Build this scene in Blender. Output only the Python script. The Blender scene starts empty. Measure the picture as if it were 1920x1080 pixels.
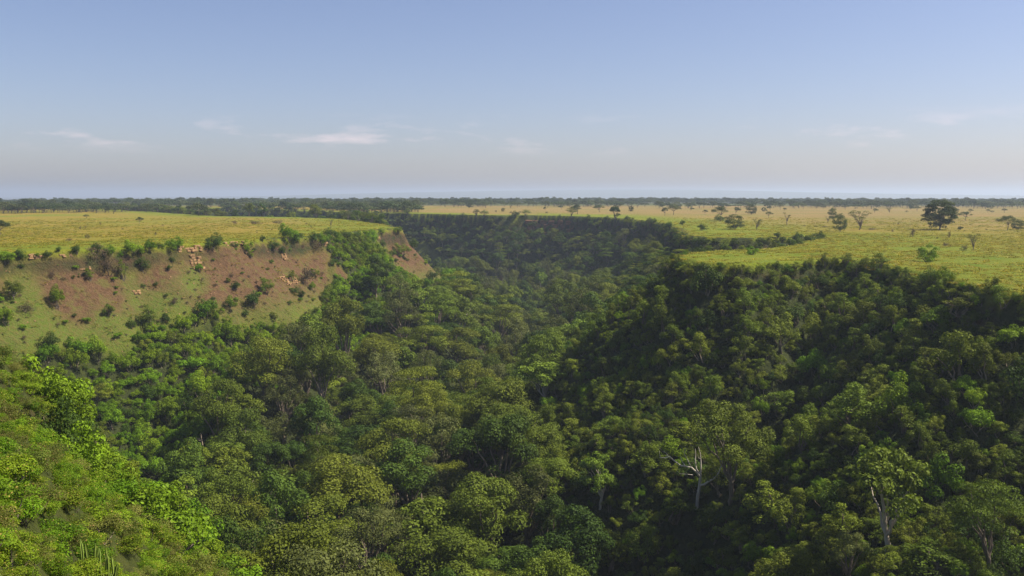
import bpy, math, random
import numpy as np
from mathutils import Vector

R = math.radians
rng = np.random.default_rng(7)
random.seed(7)
sc = bpy.context.scene
COL = sc.collection

# ------------------------------------------------------------------ camera
CAM_Z = 16.0
FPX = 1732.0                       # focal length in pixels of a 1920 wide picture
HORIZON = 364.0
PITCH = math.atan((540 - HORIZON) / FPX)
cam = bpy.data.cameras.new('camera'); cam.sensor_width = 36.0; cam.lens = 36.0 * FPX / 1920
cam.clip_start = 0.3; cam.clip_end = 120000
camo = bpy.data.objects.new('camera', cam); COL.objects.link(camo)
camo.location = (0, 0, CAM_Z); camo.rotation_euler = (math.pi / 2 - PITCH, 0, 0)
sc.camera = camo

# ------------------------------------------------------------------ world, sun, exposure
SUN_EL, SUN_AZ = R(52), R(4)      # azimuth from +x (right) towards +y (ahead)
world = bpy.data.worlds.new('World'); sc.world = world; world.use_nodes = True
nt = world.node_tree; nt.nodes.clear()
wout = nt.nodes.new('ShaderNodeOutputWorld'); bg = nt.nodes.new('ShaderNodeBackground')
sky = nt.nodes.new('ShaderNodeTexSky'); sky.sky_type = 'NISHITA'; sky.sun_disc = False
sky.sun_elevation = SUN_EL; sky.sun_rotation = math.pi / 2 - SUN_AZ
sky.altitude = 900; sky.air_density = 1.0; sky.dust_density = 2.4; sky.ozone_density = 3.2
bg.inputs['Strength'].default_value = 0.070
# thin far clouds lying in a low belt all round the horizon
tc = nt.nodes.new('ShaderNodeTexCoord'); sep = nt.nodes.new('ShaderNodeSeparateXYZ')
nt.links.new(tc.outputs['Generated'], sep.inputs[0])
mp = nt.nodes.new('ShaderNodeMapping'); mp.inputs['Scale'].default_value = (9, 9, 42)
mp.inputs['Location'].default_value = (2.3, 0.4, 0.0); mp.inputs['Rotation'].default_value = (0, 0, R(-12))
nt.links.new(tc.outputs['Generated'], mp.inputs[0])
cn = nt.nodes.new('ShaderNodeTexNoise'); cn.inputs['Scale'].default_value = 1.0; cn.inputs['Detail'].default_value = 7
cn.inputs['Roughness'].default_value = 0.62
nt.links.new(mp.outputs[0], cn.inputs['Vector'])
cr = nt.nodes.new('ShaderNodeValToRGB'); cr.color_ramp.elements[0].position = 0.54; cr.color_ramp.elements[1].position = 0.72
nt.links.new(cn.outputs['Fac'], cr.inputs[0])
belt = nt.nodes.new('ShaderNodeValToRGB')
e = belt.color_ramp.elements; e[0].position = 0.040; e[0].color = (0, 0, 0, 1); e[1].position = 0.055; e[1].color = (1, 1, 1, 1)
k = belt.color_ramp.elements.new(0.066); k.color = (.8, .8, .8, 1); k = belt.color_ramp.elements.new(0.085); k.color = (0, 0, 0, 1)
nt.links.new(sep.outputs['Z'], belt.inputs[0])
mu = nt.nodes.new('ShaderNodeMath'); mu.operation = 'MULTIPLY'
nt.links.new(cr.outputs[0], mu.inputs[0]); nt.links.new(belt.outputs[0], mu.inputs[1])
mu2 = nt.nodes.new('ShaderNodeMath'); mu2.operation = 'MULTIPLY'; mu2.inputs[1].default_value = 0.30
nt.links.new(mu.outputs[0], mu2.inputs[0])
cmix = nt.nodes.new('ShaderNodeMixRGB'); cmix.inputs[2].default_value = (12.5, 9.4, 9.2, 1)
tint = nt.nodes.new('ShaderNodeMixRGB'); tint.blend_type = 'MULTIPLY'; tint.inputs[0].default_value = 1.0; tint.inputs[2].default_value = (1.08, .952, 1.0, 1)
nt.links.new(sky.outputs[0], tint.inputs[1])
nt.links.new(mu2.outputs[0], cmix.inputs[0]); nt.links.new(tint.outputs[0], cmix.inputs[1])
nt.links.new(cmix.outputs[0], bg.inputs[0]); nt.links.new(bg.outputs[0], wout.inputs[0])

sun = bpy.data.lights.new('sun', 'SUN'); sun.energy = 5.0; sun.angle = R(0.5); sun.color = (1.0, 0.90, 0.70)
suno = bpy.data.objects.new('sun', sun); COL.objects.link(suno)
sd = Vector((math.cos(SUN_EL) * math.cos(SUN_AZ), math.cos(SUN_EL) * math.sin(SUN_AZ), math.sin(SUN_EL)))
suno.rotation_euler = sd.to_track_quat('Z', 'Y').to_euler(); suno.location = (200, 60, 200)

vs = sc.view_settings; vs.view_transform = 'Standard'; vs.look = 'None'; vs.gamma = 1.0; vs.exposure = 0.9
vs.use_curve_mapping = False
cy = sc.cycles; cy.max_bounces = 6; cy.diffuse_bounces = 3; cy.glossy_bounces = 2; cy.transmission_bounces = 3
cy.volume_bounces = 0; cy.transparent_max_bounces = 4; cy.use_denoising = True

# ------------------------------------------------------------------ small maths
def hash2(ix, iy, seed):
    h = (ix.astype(np.int64) * 374761393 + iy.astype(np.int64) * 668265263 + seed * 974634777) & 0xFFFFFFFF
    h = ((h ^ (h >> 13)) * 1274126177) & 0xFFFFFFFF
    return ((h ^ (h >> 16)) & 0xFFFFFF) / float(0xFFFFFF)
def vnoise(x, y, s, seed=0):
    x = np.asarray(x, float) / s; y = np.asarray(y, float) / s
    ix = np.floor(x); iy = np.floor(y); fx = x - ix; fy = y - iy
    fx = fx * fx * (3 - 2 * fx); fy = fy * fy * (3 - 2 * fy)
    a = hash2(ix, iy, seed); b = hash2(ix + 1, iy, seed); c = hash2(ix, iy + 1, seed); d = hash2(ix + 1, iy + 1, seed)
    return (a + (b - a) * fx) * (1 - fy) + (c + (d - c) * fx) * fy
def fbm(x, y, s, seed=0, n=4):
    t = 0; amp = 1; tot = 0
    for i in range(n):
        t = t + amp * vnoise(x, y, s / 2 ** i, seed + i * 17); tot += amp; amp *= 0.5
    return t / tot * 2 - 1
def sstep(a, b, x):
    t = np.clip((np.asarray(x, float) - a) / (b - a), 0, 1); return t * t * (3 - 2 * t)
CP, SP = math.cos(PITCH), math.sin(PITCH)
def pdir(u, v):
    a = (u - 960) / FPX; b = (v - 540) / FPX
    d = np.array([a, CP - b * SP, -SP - b * CP]); return d / d[1]
def pplane(u, v, z=0.0):
    d = pdir(u, v); t = (z - CAM_Z) / d[2]; return (d[0] * t, d[1] * t)
def project(x, y, z):
    rx, ry, rz = x, y, z - CAM_Z
    f = ry * CP - rz * SP; up = ry * SP + rz * CP
    f = np.where(np.abs(f) < 1e-3, 1e-3, f)
    return 960 + FPX * rx / f, 540 - FPX * up / f, f
def poly_dist(x, y, P):
    """distance outside polygon P (0 inside) and distance to its edge"""
    x = np.asarray(x, float); y = np.asarray(y, float)
    P = np.asarray(P, float); n = len(P); best = np.full(x.shape, 1e18); ins = np.zeros(x.shape, bool)
    for i in range(n):
        a = P[i]; b = P[(i + 1) % n]; ab = b - a
        t = np.clip(((x - a[0]) * ab[0] + (y - a[1]) * ab[1]) / (ab @ ab), 0, 1)
        dx = x - a[0] - t * ab[0]; dy = y - a[1] - t * ab[1]
        best = np.minimum(best, dx * dx + dy * dy)
        cond = (a[1] > y) != (b[1] > y)
        with np.errstate(divide='ignore', invalid='ignore'):
            xi = (b[0] - a[0]) * (y - a[1]) / (b[1] - a[1] if b[1] != a[1] else 1e-9) + a[0]
        ins ^= cond & (x < xi)
    e = np.sqrt(best); return np.where(ins, 0, e), e

# ------------------------------------------------------------------ terrain
PB = [(40000, 95), (420, 95), (165, 112)] + [pplane(u, v) for u, v in (
    (1920, 549), (1830, 529), (1740, 512), (1660, 496), (1600, 487), (1500, 492), (1400, 496), (1320, 494), (1268, 484),
    (1285, 473), (1340, 470), (1420, 467), (1490, 461), (1530, 451), (1538, 445), (1500, 444), (1400, 446), (1320, 446),
    (1290, 441), (1285, 431), (1245, 420), (1200, 413), (1130, 408), (1060, 405), (1000, 404), (930, 404), (870, 403), (800, 401), (720, 400), (650, 399))]
PB += [(-330, 1050), (-560, 1300), (-760, 1500), (-40000, 1500), (-40000, 60000), (40000, 60000)]
PA = [pplane(u, v) for u, v in ((745, 428), (700, 431), (650, 437), (600, 441), (500, 449), (400, 455), (300, 461), (200, 465), (100, 470), (0, 474), (-150, 482), (-400, 500))]
PA += [(-420, 215), (-40000, 215), (-40000, 1520), (-790, 1520), (-590, 1290), (-400, 960)]
PA += [pplane(u, v) for u, v in ((410, 405), (560, 407), (640, 410), (690, 415), (725, 421))]
PH = [(-40000, -400), (40000, -400), (40000, -20), (60, -14), (20, -7), (1, -2), (-10, 14), (-17, 30), (-29, 54), (-55, 93), (-110, 122), (-250, 134), (-400, 134), (-40000, 134)]
HMAX, WSL = 58.0, 72.0
def prof(d, cliff):
    dep = HMAX * (1 - (1 - np.clip(d / WSL, 0, 1)) ** 1.35)
    dep = dep + cliff * sstep(0.5, 4.0, d)
    return np.minimum(dep, HMAX + 0.02 * np.maximum(d - WSL, 0))
def terrain(x, y):
    wx = x + 5 * fbm(x, y, 34, 3, 3); wy = y + 5 * fbm(x, y, 34, 9, 3)
    near = sstep(900, 500, y)
    wx = x + (wx - x) * near; wy = y + (wy - y) * near
    dA, eA = poly_dist(wx, wy, PA); dB, eB = poly_dist(wx, wy, PB); dH, eH = poly_dist(wx, wy, PH)
    gul = 1 + 0.30 * fbm(x, y, 26, 21, 2)
    cB = 2.0 + 5.0 * sstep(300, 420, y)
    zA = -prof(dA * gul, 2.5); zB = -prof(dB * gul, cB)
    g = np.interp(y, [-50, -2, 2, 10, 26, 50, 90, 130, 200], [15.0, 14.3, 14.0, 10.8, 4.6, 1.6, -1.4, -5, -12])
    g = g + np.clip(-x - 10, 0, 60) * 0.05
    zH = g - np.minimum(dH * (1.2 + 0.2 * fbm(x, y, 20, 33, 2)), 80)
    z = np.maximum(np.maximum(zA, zB), zH)
    which = np.where(zH >= z - 1e-6, 2, np.where(zA >= z - 1e-6, 0, 1))
    depth = -z
    z = z + 0.9 * fbm(x, y, 9, 41, 3) * sstep(1, 8, depth)
    z = z - 0.9 * np.abs(fbm(x + 3 * fbm(x, y, 6, 43, 2), y, 5, 45, 2)) * sstep(1, 4, depth) * sstep(40, 30, depth)
    z = z + fbm(x, y, 90, 51, 2) * 0.35 * sstep(-2, 2, z)
    r = np.hypot(x, y)
    z = z - 60 * sstep(1200, 8000, r)
    z = z + 145 * np.exp(-((x - 1600) / 5200) ** 2) * sstep(9500, 14500, r)
    z = z + (12 + 20 * sstep(8000, 20000, r)) * fbm(x, y, 2600, 61, 3) * sstep(3000, 8000, r)
    return z, which, np.minimum(np.where(dA > 0, 1e9, eA), np.where(dB > 0, 1e9, eB)), np.minimum(dA, dB)
def axis(lo, hi, fine, step, end_lo, end_hi, grow):
    a = list(np.arange(lo, hi + step, step)); s = step; v = a[-1]
    while v < end_hi: s *= grow; v += s; a.append(v)
    s = step; v = a[0]; b = []
    while v > end_lo: s *= grow; v -= s; b.append(v)
    return np.array(b[::-1] + a)
GX = axis(-190, 190, 0, 1.5, -36000, 36000, 1.075)
gy = list(np.arange(-20, 420, 1.5))
s = 1.5
while gy[-1] < 36000: s *= 1.004 if gy[-1] < 850 else 1.03 if gy[-1] < 1400 else 1.07; gy.append(gy[-1] + s)
s = 1.5
while gy[0] > -3000: s *= 1.25; gy.insert(0, gy[0] - s)
GY = np.array(gy)
MX, MY = np.meshgrid(GX, GY)
GZ, GW, GE, GD = terrain(MX, MY)
def samp(A, x, y):
    x = np.asarray(x, float); y = np.asarray(y, float)
    i = np.clip(np.searchsorted(GX, x) - 1, 0, len(GX) - 2); j = np.clip(np.searchsorted(GY, y) - 1, 0, len(GY) - 2)
    fx = np.clip((x - GX[i]) / (GX[i + 1] - GX[i]), 0, 1); fy = np.clip((y - GY[j]) / (GY[j + 1] - GY[j]), 0, 1)
    return (A[j, i] * (1 - fx) + A[j, i + 1] * fx) * (1 - fy) + (A[j + 1, i] * (1 - fx) + A[j + 1, i + 1] * fx) * fy
def zat(x, y): return samp(GZ, x, y)
def near(A, x, y):
    i = np.clip(np.searchsorted(GX, x), 0, len(GX) - 1); j = np.clip(np.searchsorted(GY, y), 0, len(GY) - 1)
    return A[j, i]
TS = np.concatenate([np.arange(6, 500, 0.5), np.arange(500, 3000, 4)])
def cast(u, v, lift=0.0, ymin=0.0):
    """where the ray through a pixel meets the ground raised by lift; returns the ground point"""
    d = pdir(u, v); x = d[0] * TS; y = TS; z = CAM_Z + d[2] * TS
    hit = np.nonzero((z < zat(x, y) + lift) & (TS > ymin))[0]
    k = hit[0] if len(hit) else len(TS) - 1
    return float(x[k]), float(y[k]), float(zat(x[k], y[k]))
def seen(x, y, z):
    """is the point clear of the terrain as seen from the viewpoint"""
    x = np.asarray(x, float); ok = np.ones(x.shape, bool)
    for t in np.linspace(0.04, 0.97, 90):
        ok &= (CAM_Z + (z - CAM_Z) * t) > zat(x * t, y * t) + 0.2
    return ok

SCAR = [cast(u, v)[:2] for u, v in ((0, 492), (100, 484), (300, 472), (500, 462), (600, 456), (625, 480), (618, 530), (600, 585), (545, 648), (500, 622), (445, 616), (390, 592), (320, 608), (270, 630), (250, 662), (170, 656), (110, 664), (60, 670), (-60, 660), (-200, 600), (-200, 500))]
SCAR2 = [cast(u, v)[:2] for u, v in ((695, 438), (760, 440), (800, 462), (845, 500), (835, 530), (790, 532), (740, 515), (702, 470))]
SCAR3 = [cast(u, v)[:2] for u, v in ((622, 490), (640, 500), (664, 530), (655, 540), (630, 520))]
def scar_mask(x, y):
    m = 0
    for P, w in ((SCAR, 3.0), (SCAR2, 2.0), (SCAR3, 1.0)):
        d, e = poly_dist(x, y, P)
        m = np.maximum(m, sstep(w, -w, np.where(d > 0, d, -e) + 3 * fbm(x, y, 8, 71, 3)))
    return m
soil = scar_mask(MX, MY)
soil = soil * sstep(-0.2, -2.0, GZ)
green_rim = sstep(75, 12, np.where(GE > 1e8, 0, GE) * np.where(MX > 20, .75, 1.4) + 14 * fbm(MX, MY, 40, 81, 3))
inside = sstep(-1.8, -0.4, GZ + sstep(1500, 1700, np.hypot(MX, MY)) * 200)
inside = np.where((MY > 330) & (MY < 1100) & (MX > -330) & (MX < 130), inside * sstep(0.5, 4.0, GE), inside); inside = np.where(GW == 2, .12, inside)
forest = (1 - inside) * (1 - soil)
distr = np.hypot(MX, MY)

def new_mat(name):
    m = bpy.data.materials.new(name); m.use_nodes = True; n = m.node_tree; n.nodes.clear()
    o = n.nodes.new('ShaderNodeOutputMaterial'); return m, n, o
def N(n, t, **kw):
    x = n.nodes.new(t)
    for a, b in kw.items(): setattr(x, a, b)
    return x
def mixc(n, fac, a, b, mode='MIX'):
    x = n.nodes.new('ShaderNodeMixRGB'); x.blend_type = mode
    for i, v in enumerate((fac, a, b)):
        if isinstance(v, (int, float)): x.inputs[i].default_value = v
        elif isinstance(v, tuple): x.inputs[i].default_value = v if len(v) == 4 else (*v, 1)
        else: n.links.new(v, x.inputs[i])
    return x.outputs[0]
def noise(n, vec, scale, detail=4, rough=.55):
    x = n.nodes.new('ShaderNodeTexNoise'); x.inputs['Scale'].default_value = scale; x.inputs['Detail'].default_value = detail
    x.inputs['Roughness'].default_value = rough; n.links.new(vec, x.inputs['Vector']); return x.outputs['Fac']
def ramp(n, fac, a, b):
    x = n.nodes.new('ShaderNodeMapRange'); x.inputs[1].default_value = a; x.inputs[2].default_value = b
    n.links.new(fac, x.inputs[0]); return x.outputs[0]
def attr(n, name):
    x = n.nodes.new('ShaderNodeAttribute'); x.attribute_name = name; return x.outputs['Fac']

def mat_ground():
    m, n, o = new_mat('ground_cover')
    tc = N(n, 'ShaderNodeTexCoord').outputs['Object']
    n1 = noise(n, tc, 0.012, 5); n2 = noise(n, tc, 0.08, 6, .65); n3 = noise(n, tc, 0.9, 5, .7); n4 = noise(n, tc, 0.003, 3)
    n5 = noise(n, tc, 0.35, 5, .6)
    green = mixc(n, ramp(n, n2, .3, .7), (0.108, 0.168, 0.009), (0.192, 0.195, 0.016))
    gold = mixc(n, ramp(n, n2, .35, .65), (0.275, 0.190, 0.032), (0.195, 0.178, 0.022))
    straw = mixc(n, ramp(n, n1, .35, .65), (0.25, 0.175, 0.066), (0.195, 0.158, 0.048))
    pl = mixc(n, attr(n, 'far'), gold, straw)
    g = mixc(n, ramp(n, n1, .47, .62), attr(n, 'rimgreen'), attr(n, 'rimgreen'))
    gm = N(n, 'ShaderNodeMath', operation='ADD'); n.links.new(attr(n, 'rimgreen'), gm.inputs[0])
    sm = N(n, 'ShaderNodeMath', operation='MULTIPLY'); n.links.new(ramp(n, n1, .48, .66), sm.inputs[0]); n.links.new(attr(n, 'greenable'), sm.inputs[1])
    n.links.new(sm.outputs[0], gm.inputs[1]); gm.use_clamp = True
    pl = mixc(n, gm.outputs[0], pl, green)
    pl = mixc(n, ramp(n, n3, .2, .8), mixc(n, 1.0, pl, (.72, .72, .66), 'MULTIPLY'), pl)
    wood = mixc(n, ramp(n, n2, .3, .7), (0.035, 0.055, 0.018), (0.10, 0.11, 0.04))
    pl = mixc(n, attr(n, 'wood'), pl, wood)
    soilc = mixc(n, ramp(n, n3, .25, .75), (0.066, 0.038, 0.021), (0.138, 0.082, 0.044))
    soilc = mixc(n, ramp(n, n5, .50, .72), soilc, (0.10, 0.098, 0.026))
    soilc = mixc(n, attr(n, 'soilgreen'), soilc, mixc(n, ramp(n, n3, .3, .7), (0.065, 0.125, 0.010), (0.115, 0.105, 0.030)))
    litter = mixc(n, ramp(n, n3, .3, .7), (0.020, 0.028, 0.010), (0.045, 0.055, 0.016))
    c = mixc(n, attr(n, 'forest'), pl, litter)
    c = mixc(n, attr(n, 'soil'), c, soilc)
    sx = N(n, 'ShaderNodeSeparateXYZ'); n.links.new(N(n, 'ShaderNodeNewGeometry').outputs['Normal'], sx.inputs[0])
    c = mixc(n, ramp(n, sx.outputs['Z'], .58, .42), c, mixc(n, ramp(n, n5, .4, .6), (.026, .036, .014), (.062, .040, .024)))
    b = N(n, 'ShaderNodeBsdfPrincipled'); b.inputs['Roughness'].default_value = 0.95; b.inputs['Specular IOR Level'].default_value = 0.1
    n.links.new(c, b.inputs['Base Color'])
    bm = N(n, 'ShaderNodeBump'); bm.inputs['Strength'].default_value = 1.0; bm.inputs['Distance'].default_value = 0.9
    n.links.new(n3, bm.inputs['Height']); n.links.new(bm.outputs[0], b.inputs['Normal'])
    n.links.new(b.outputs[0], o.inputs[0]); return m

def leaf_mat(name, a, b, tip=None, trans=0.22, var=0.35, rough=0.55):
    m, n, o = new_mat(name)
    oi = N(n, 'ShaderNodeObjectInfo').outputs['Random']; ge = N(n, 'ShaderNodeNewGeometry').outputs['Random Per Island']
    tc = N(n, 'ShaderNodeTexCoord').outputs['Object']
    c = mixc(n, oi, a, b)
    fr = N(n, 'ShaderNodeMath', operation='MULTIPLY'); fr.inputs[1].default_value = 7.31; n.links.new(oi, fr.inputs[0])
    fr2 = N(n, 'ShaderNodeMath', operation='FRACT'); n.links.new(fr.outputs[0], fr2.inputs[0])
    mv = N(n, 'ShaderNodeMapRange'); mv.inputs[3].default_value = .68; mv.inputs[4].default_value = 1.30; n.links.new(fr2.outputs[0], mv.inputs[0])
    h0 = N(n, 'ShaderNodeHueSaturation'); n.links.new(c, h0.inputs['Color']); n.links.new(mv.outputs[0], h0.inputs['Value']); c = h0.outputs[0]
    c = mixc(n, ramp(n, noise(n, tc, 0.5, 3), .35, .65), mixc(n, 1.0, c, (1 - var * .8, 1 - var * .7, 1 - var * .7), 'MULTIPLY'), c)
    mr = N(n, 'ShaderNodeMapRange'); mr.inputs[3].default_value = 1 - var; mr.inputs[4].default_value = 1 + var; n.links.new(ge, mr.inputs[0])
    hs = N(n, 'ShaderNodeHueSaturation'); n.links.new(c, hs.inputs['Color']); n.links.new(mr.outputs[0], hs.inputs['Value'])
    c = hs.outputs[0]
    if tip:
        gt = N(n, 'ShaderNodeMath', operation='GREATER_THAN'); gt.inputs[1].default_value = 0.96; n.links.new(ge, gt.inputs[0])
        c = mixc(n, gt.outputs[0], c, tip)
    p = N(n, 'ShaderNodeBsdfPrincipled'); p.inputs['Roughness'].default_value = rough; p.inputs['Specular IOR Level'].default_value = 0.08
    n.links.new(c, p.inputs['Base Color'])
    t = N(n, 'ShaderNodeBsdfTranslucent'); n.links.new(mixc(n, 1.0, c, (1.3, 1.25, .5), 'MULTIPLY'), t.inputs[0])
    ms = N(n, 'ShaderNodeMixShader'); ms.inputs[0].default_value = trans
    n.links.new(p.outputs[0], ms.inputs[1]); n.links.new(t.outputs[0], ms.inputs[2]); n.links.new(ms.outputs[0], o.inputs[0])
    return m
def plain_mat(name, a, b, scale, rough=0.9, bump=0.4, stretch=(1, 1, 1)):
    m, n, o = new_mat(name)
    tc = N(n, 'ShaderNodeTexCoord').outputs['Object']; mp = N(n, 'ShaderNodeMapping'); mp.inputs['Scale'].default_value = stretch
    n.links.new(tc, mp.inputs[0]); f = noise(n, mp.outputs[0], scale, 6, .65)
    c = mixc(n, ramp(n, f, .3, .7), a, b)
    oi = N(n, 'ShaderNodeObjectInfo').outputs['Random']
    mr = N(n, 'ShaderNodeMapRange'); mr.inputs[3].default_value = .75; mr.inputs[4].default_value = 1.2; n.links.new(oi, mr.inputs[0])
    hs = N(n, 'ShaderNodeHueSaturation'); n.links.new(c, hs.inputs['Color']); n.links.new(mr.outputs[0], hs.inputs['Value'])
    p = N(n, 'ShaderNodeBsdfPrincipled'); p.inputs['Roughness'].default_value = rough; p.inputs['Specular IOR Level'].default_value = .2
    n.links.new(hs.outputs[0], p.inputs['Base Color'])
    bm = N(n, 'ShaderNodeBump'); bm.inputs['Strength'].default_value = bump; bm.inputs['Distance'].default_value = .15
    n.links.new(f, bm.inputs['Height']); n.links.new(bm.outputs[0], p.inputs['Normal']); n.links.new(p.outputs[0], o.inputs[0]); return m

M = dict(
    ground=mat_ground(),
    bark=plain_mat('bark', (.10, .075, .055), (.24, .20, .16), 2.0, stretch=(1, 1, .25)),
    pale=plain_mat('pale_bark', (.30, .25, .20), (.50, .45, .38), 2.0, stretch=(1, 1, .25)),
    bone=plain_mat('bleached_wood', (.42, .37, .32), (.66, .61, .55), 2.0, stretch=(1, 1, .3)),
    snag=plain_mat('weathered_wood', (.12, .09, .07), (.33, .27, .21), 2.5, stretch=(1, 1, .3)),
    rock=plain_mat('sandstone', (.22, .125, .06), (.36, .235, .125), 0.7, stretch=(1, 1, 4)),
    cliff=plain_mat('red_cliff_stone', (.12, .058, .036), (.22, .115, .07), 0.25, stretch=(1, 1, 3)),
    olive=leaf_mat('olive_leaf', (.140, .158, .016), (.100, .145, .016)),
    dark=leaf_mat('dark_leaf', (.046, .086, .012), (.074, .118, .014)),
    grey=leaf_mat('grey_green_leaf', (.120, .135, .042), (.100, .118, .030)),
    lime=leaf_mat('lime_leaf', (.170, .215, .020), (.115, .180, .018)),
    slope=leaf_mat('slope_leaf', (.098, .150, .013), (.158, .185, .018)),
    bright=leaf_mat('bright_leaf', (.110, .220, .008), (.180, .258, .012)),
    scrub=leaf_mat('scrub_leaf', (.110, .215, .009), (.180, .245, .014), tip=(.32, .26, .06), trans=.28),
    scrubdull=leaf_mat('dull_scrub_leaf', (.110, .150, .022), (.150, .155, .034), tip=(.26, .16, .07)),
    sav=leaf_mat('savanna_leaf', (.045, .072, .018), (.066, .094, .024)),
    acacia=leaf_mat('acacia_leaf', (.090, .105, .035), (.075, .098, .028)),
    dry=leaf_mat('dry_twig_leaf', (.135, .095, .060), (.105, .085, .050), trans=.1),
    grass=leaf_mat('grass_blade', (.175, .200, .014), (.30, .235, .034), trans=.3),
    cactus=leaf_mat('euphorbia_skin', (.15, .21, .045), (.16, .21, .04), trans=0.0, var=.1, rough=.45),
)

def link(o, parent=None):
    COL.objects.link(o)
    if parent is not None: o.parent = parent
    return o
def tag(o, label=None, cat=None, group=None, kind=None):
    if label: o['label'] = label
    if cat: o['category'] = cat
    if group: o['group'] = group
    if kind: o['kind'] = kind
    return o
def qmesh(name, V, Q, mats, mi=None, smooth=False):
    V = np.ascontiguousarray(V, np.float32); Q = np.ascontiguousarray(Q, np.int32)
    me = bpy.data.meshes.new(name); me.vertices.add(len(V)); me.vertices.foreach_set('co', V.ravel())
    me.loops.add(Q.size); me.loops.foreach_set('vertex_index', Q.ravel())
    me.polygons.add(len(Q)); me.polygons.foreach_set('loop_start', np.arange(0, Q.size, 4, dtype=np.int32))
    me.polygons.foreach_set('loop_total', np.full(len(Q), 4, np.int32))
    for m in mats: me.materials.append(m)
    if mi is not None: me.polygons.foreach_set('material_index', np.ascontiguousarray(mi, np.int32))
    me.polygons.foreach_set('use_smooth', np.full(len(Q), bool(smooth)))
    me.update(calc_edges=True); me.validate(); return me

# ground sheet
nx, ny = len(GX), len(GY)
idx = np.arange(nx * ny).reshape(ny, nx)
Q = np.stack([idx[:-1, :-1], idx[:-1, 1:], idx[1:, 1:], idx[1:, :-1]], -1).reshape(-1, 4)
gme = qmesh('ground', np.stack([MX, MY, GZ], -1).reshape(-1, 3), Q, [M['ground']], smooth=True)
def fattr(me, name, A):
    at = me.attributes.new(name, 'FLOAT', 'POINT'); at.data.foreach_set('value', np.ascontiguousarray(A, np.float32).ravel())
fattr(gme, 'soil', soil); fattr(gme, 'forest', forest); fattr(gme, 'rimgreen', green_rim)
fattr(gme, 'far', sstep(300, 800, distr + 160 * fbm(MX, MY, 120, 73, 3)) * sstep(-260, -60, MX) )
fattr(gme, 'greenable', np.where(MX < -60, 0.9, 0.35) * sstep(1400, 700, distr))
fattr(gme, 'soilgreen', np.clip(sstep(-.12, .16, fbm(MX, MY, 22, 91, 4)) + sstep(-15, -24, GZ) * .8, 0, 1) * .85)
fattr(gme, 'wood', sstep(1150, 1500, distr + 150 * fbm(MX, MY, 300, 95, 2)))
tag(link(bpy.data.objects.new('ground', gme)), kind='structure')

# ------------------------------------------------------------------ foliage and wood builders
def unit(v): return v / np.maximum(np.linalg.norm(v, axis=-1, keepdims=True), 1e-9)
def leaves(C, Nn, S, rg, ratio=0.62):
    """diamond leaves: centres, normals, lengths -> verts, quads"""
    n = len(C); t = unit(np.cross(Nn, rg.normal(size=(n, 3)))); b = np.cross(Nn, t); S = S[:, None]
    V = np.stack([C - t * S * .5, C + b * S * ratio * .5 + Nn * S * .06, C + t * S * .5, C - b * S * ratio * .5 + Nn * S * .06], 1).reshape(-1, 3)
    return V, np.arange(4 * n).reshape(n, 4)
def clump_leaves(cl, per, size, rg, down=-0.25, squash=1.0, jit=0.38, up=0.25):
    Cs, Ns, Ss = [], [], []
    for (c, r) in cl:
        r = np.array(r if hasattr(r, '__len__') else (r, r, r * squash), float)
        k = max(int(per * (r.mean() ** 2)), 6)
        d = unit(rg.normal(size=(k * 2, 3))); d = d[(d[:, 2] > down) | (rg.random(len(d)) < .18)][:k]
        rad = rg.uniform(.62, 1.06, (len(d), 1)) ** .7
        Cs.append(np.asarray(c) + d * r * rad); Ns.append(unit(d + jit * rg.normal(size=d.shape) + np.array([0, 0, up])))
        Ss.append(size * rg.uniform(.65, 1.35, len(d)))
    return leaves(np.concatenate(Cs), np.concatenate(Ns), np.concatenate(Ss), rg)
def tube(pts, rads, sides=6):
    pts = np.asarray(pts, float); n = len(pts); V = []; 
    for i in range(n):
        a = pts[max(i - 1, 0)]; b = pts[min(i + 1, n - 1)]; t = unit(b - a)
        u = unit(np.cross(t, [0.31, 0.95, 0.05])); w = np.cross(t, u)
        ang = np.arange(sides) / sides * 2 * math.pi
        V.append(pts[i] + rads[i] * (np.cos(ang)[:, None] * u + np.sin(ang)[:, None] * w))
    V = np.concatenate(V); Q = []
    for i in range(n - 1):
        for k in range(sides):
            Q.append((i * sides + k, i * sides + (k + 1) % sides, (i + 1) * sides + (k + 1) % sides, (i + 1) * sides + k))
    return V, np.array(Q)
def branch(a, b, r0, r1, rg, bend=.08, n=5, sides=6):
    a = np.asarray(a, float); b = np.asarray(b, float); L = np.linalg.norm(b - a)
    t = np.linspace(0, 1, n)[:, None]; p = a + (b - a) * t + rg.normal(size=(n, 3)) * L * bend * np.sin(t * math.pi)
    return tube(p, np.linspace(r0, r1, n), sides)
def join(parts):
    V, Q, o = [], [], 0
    for v, q in parts: V.append(v); Q.append(q + o); o += len(v)
    return np.concatenate(V), np.concatenate(Q)

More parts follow.
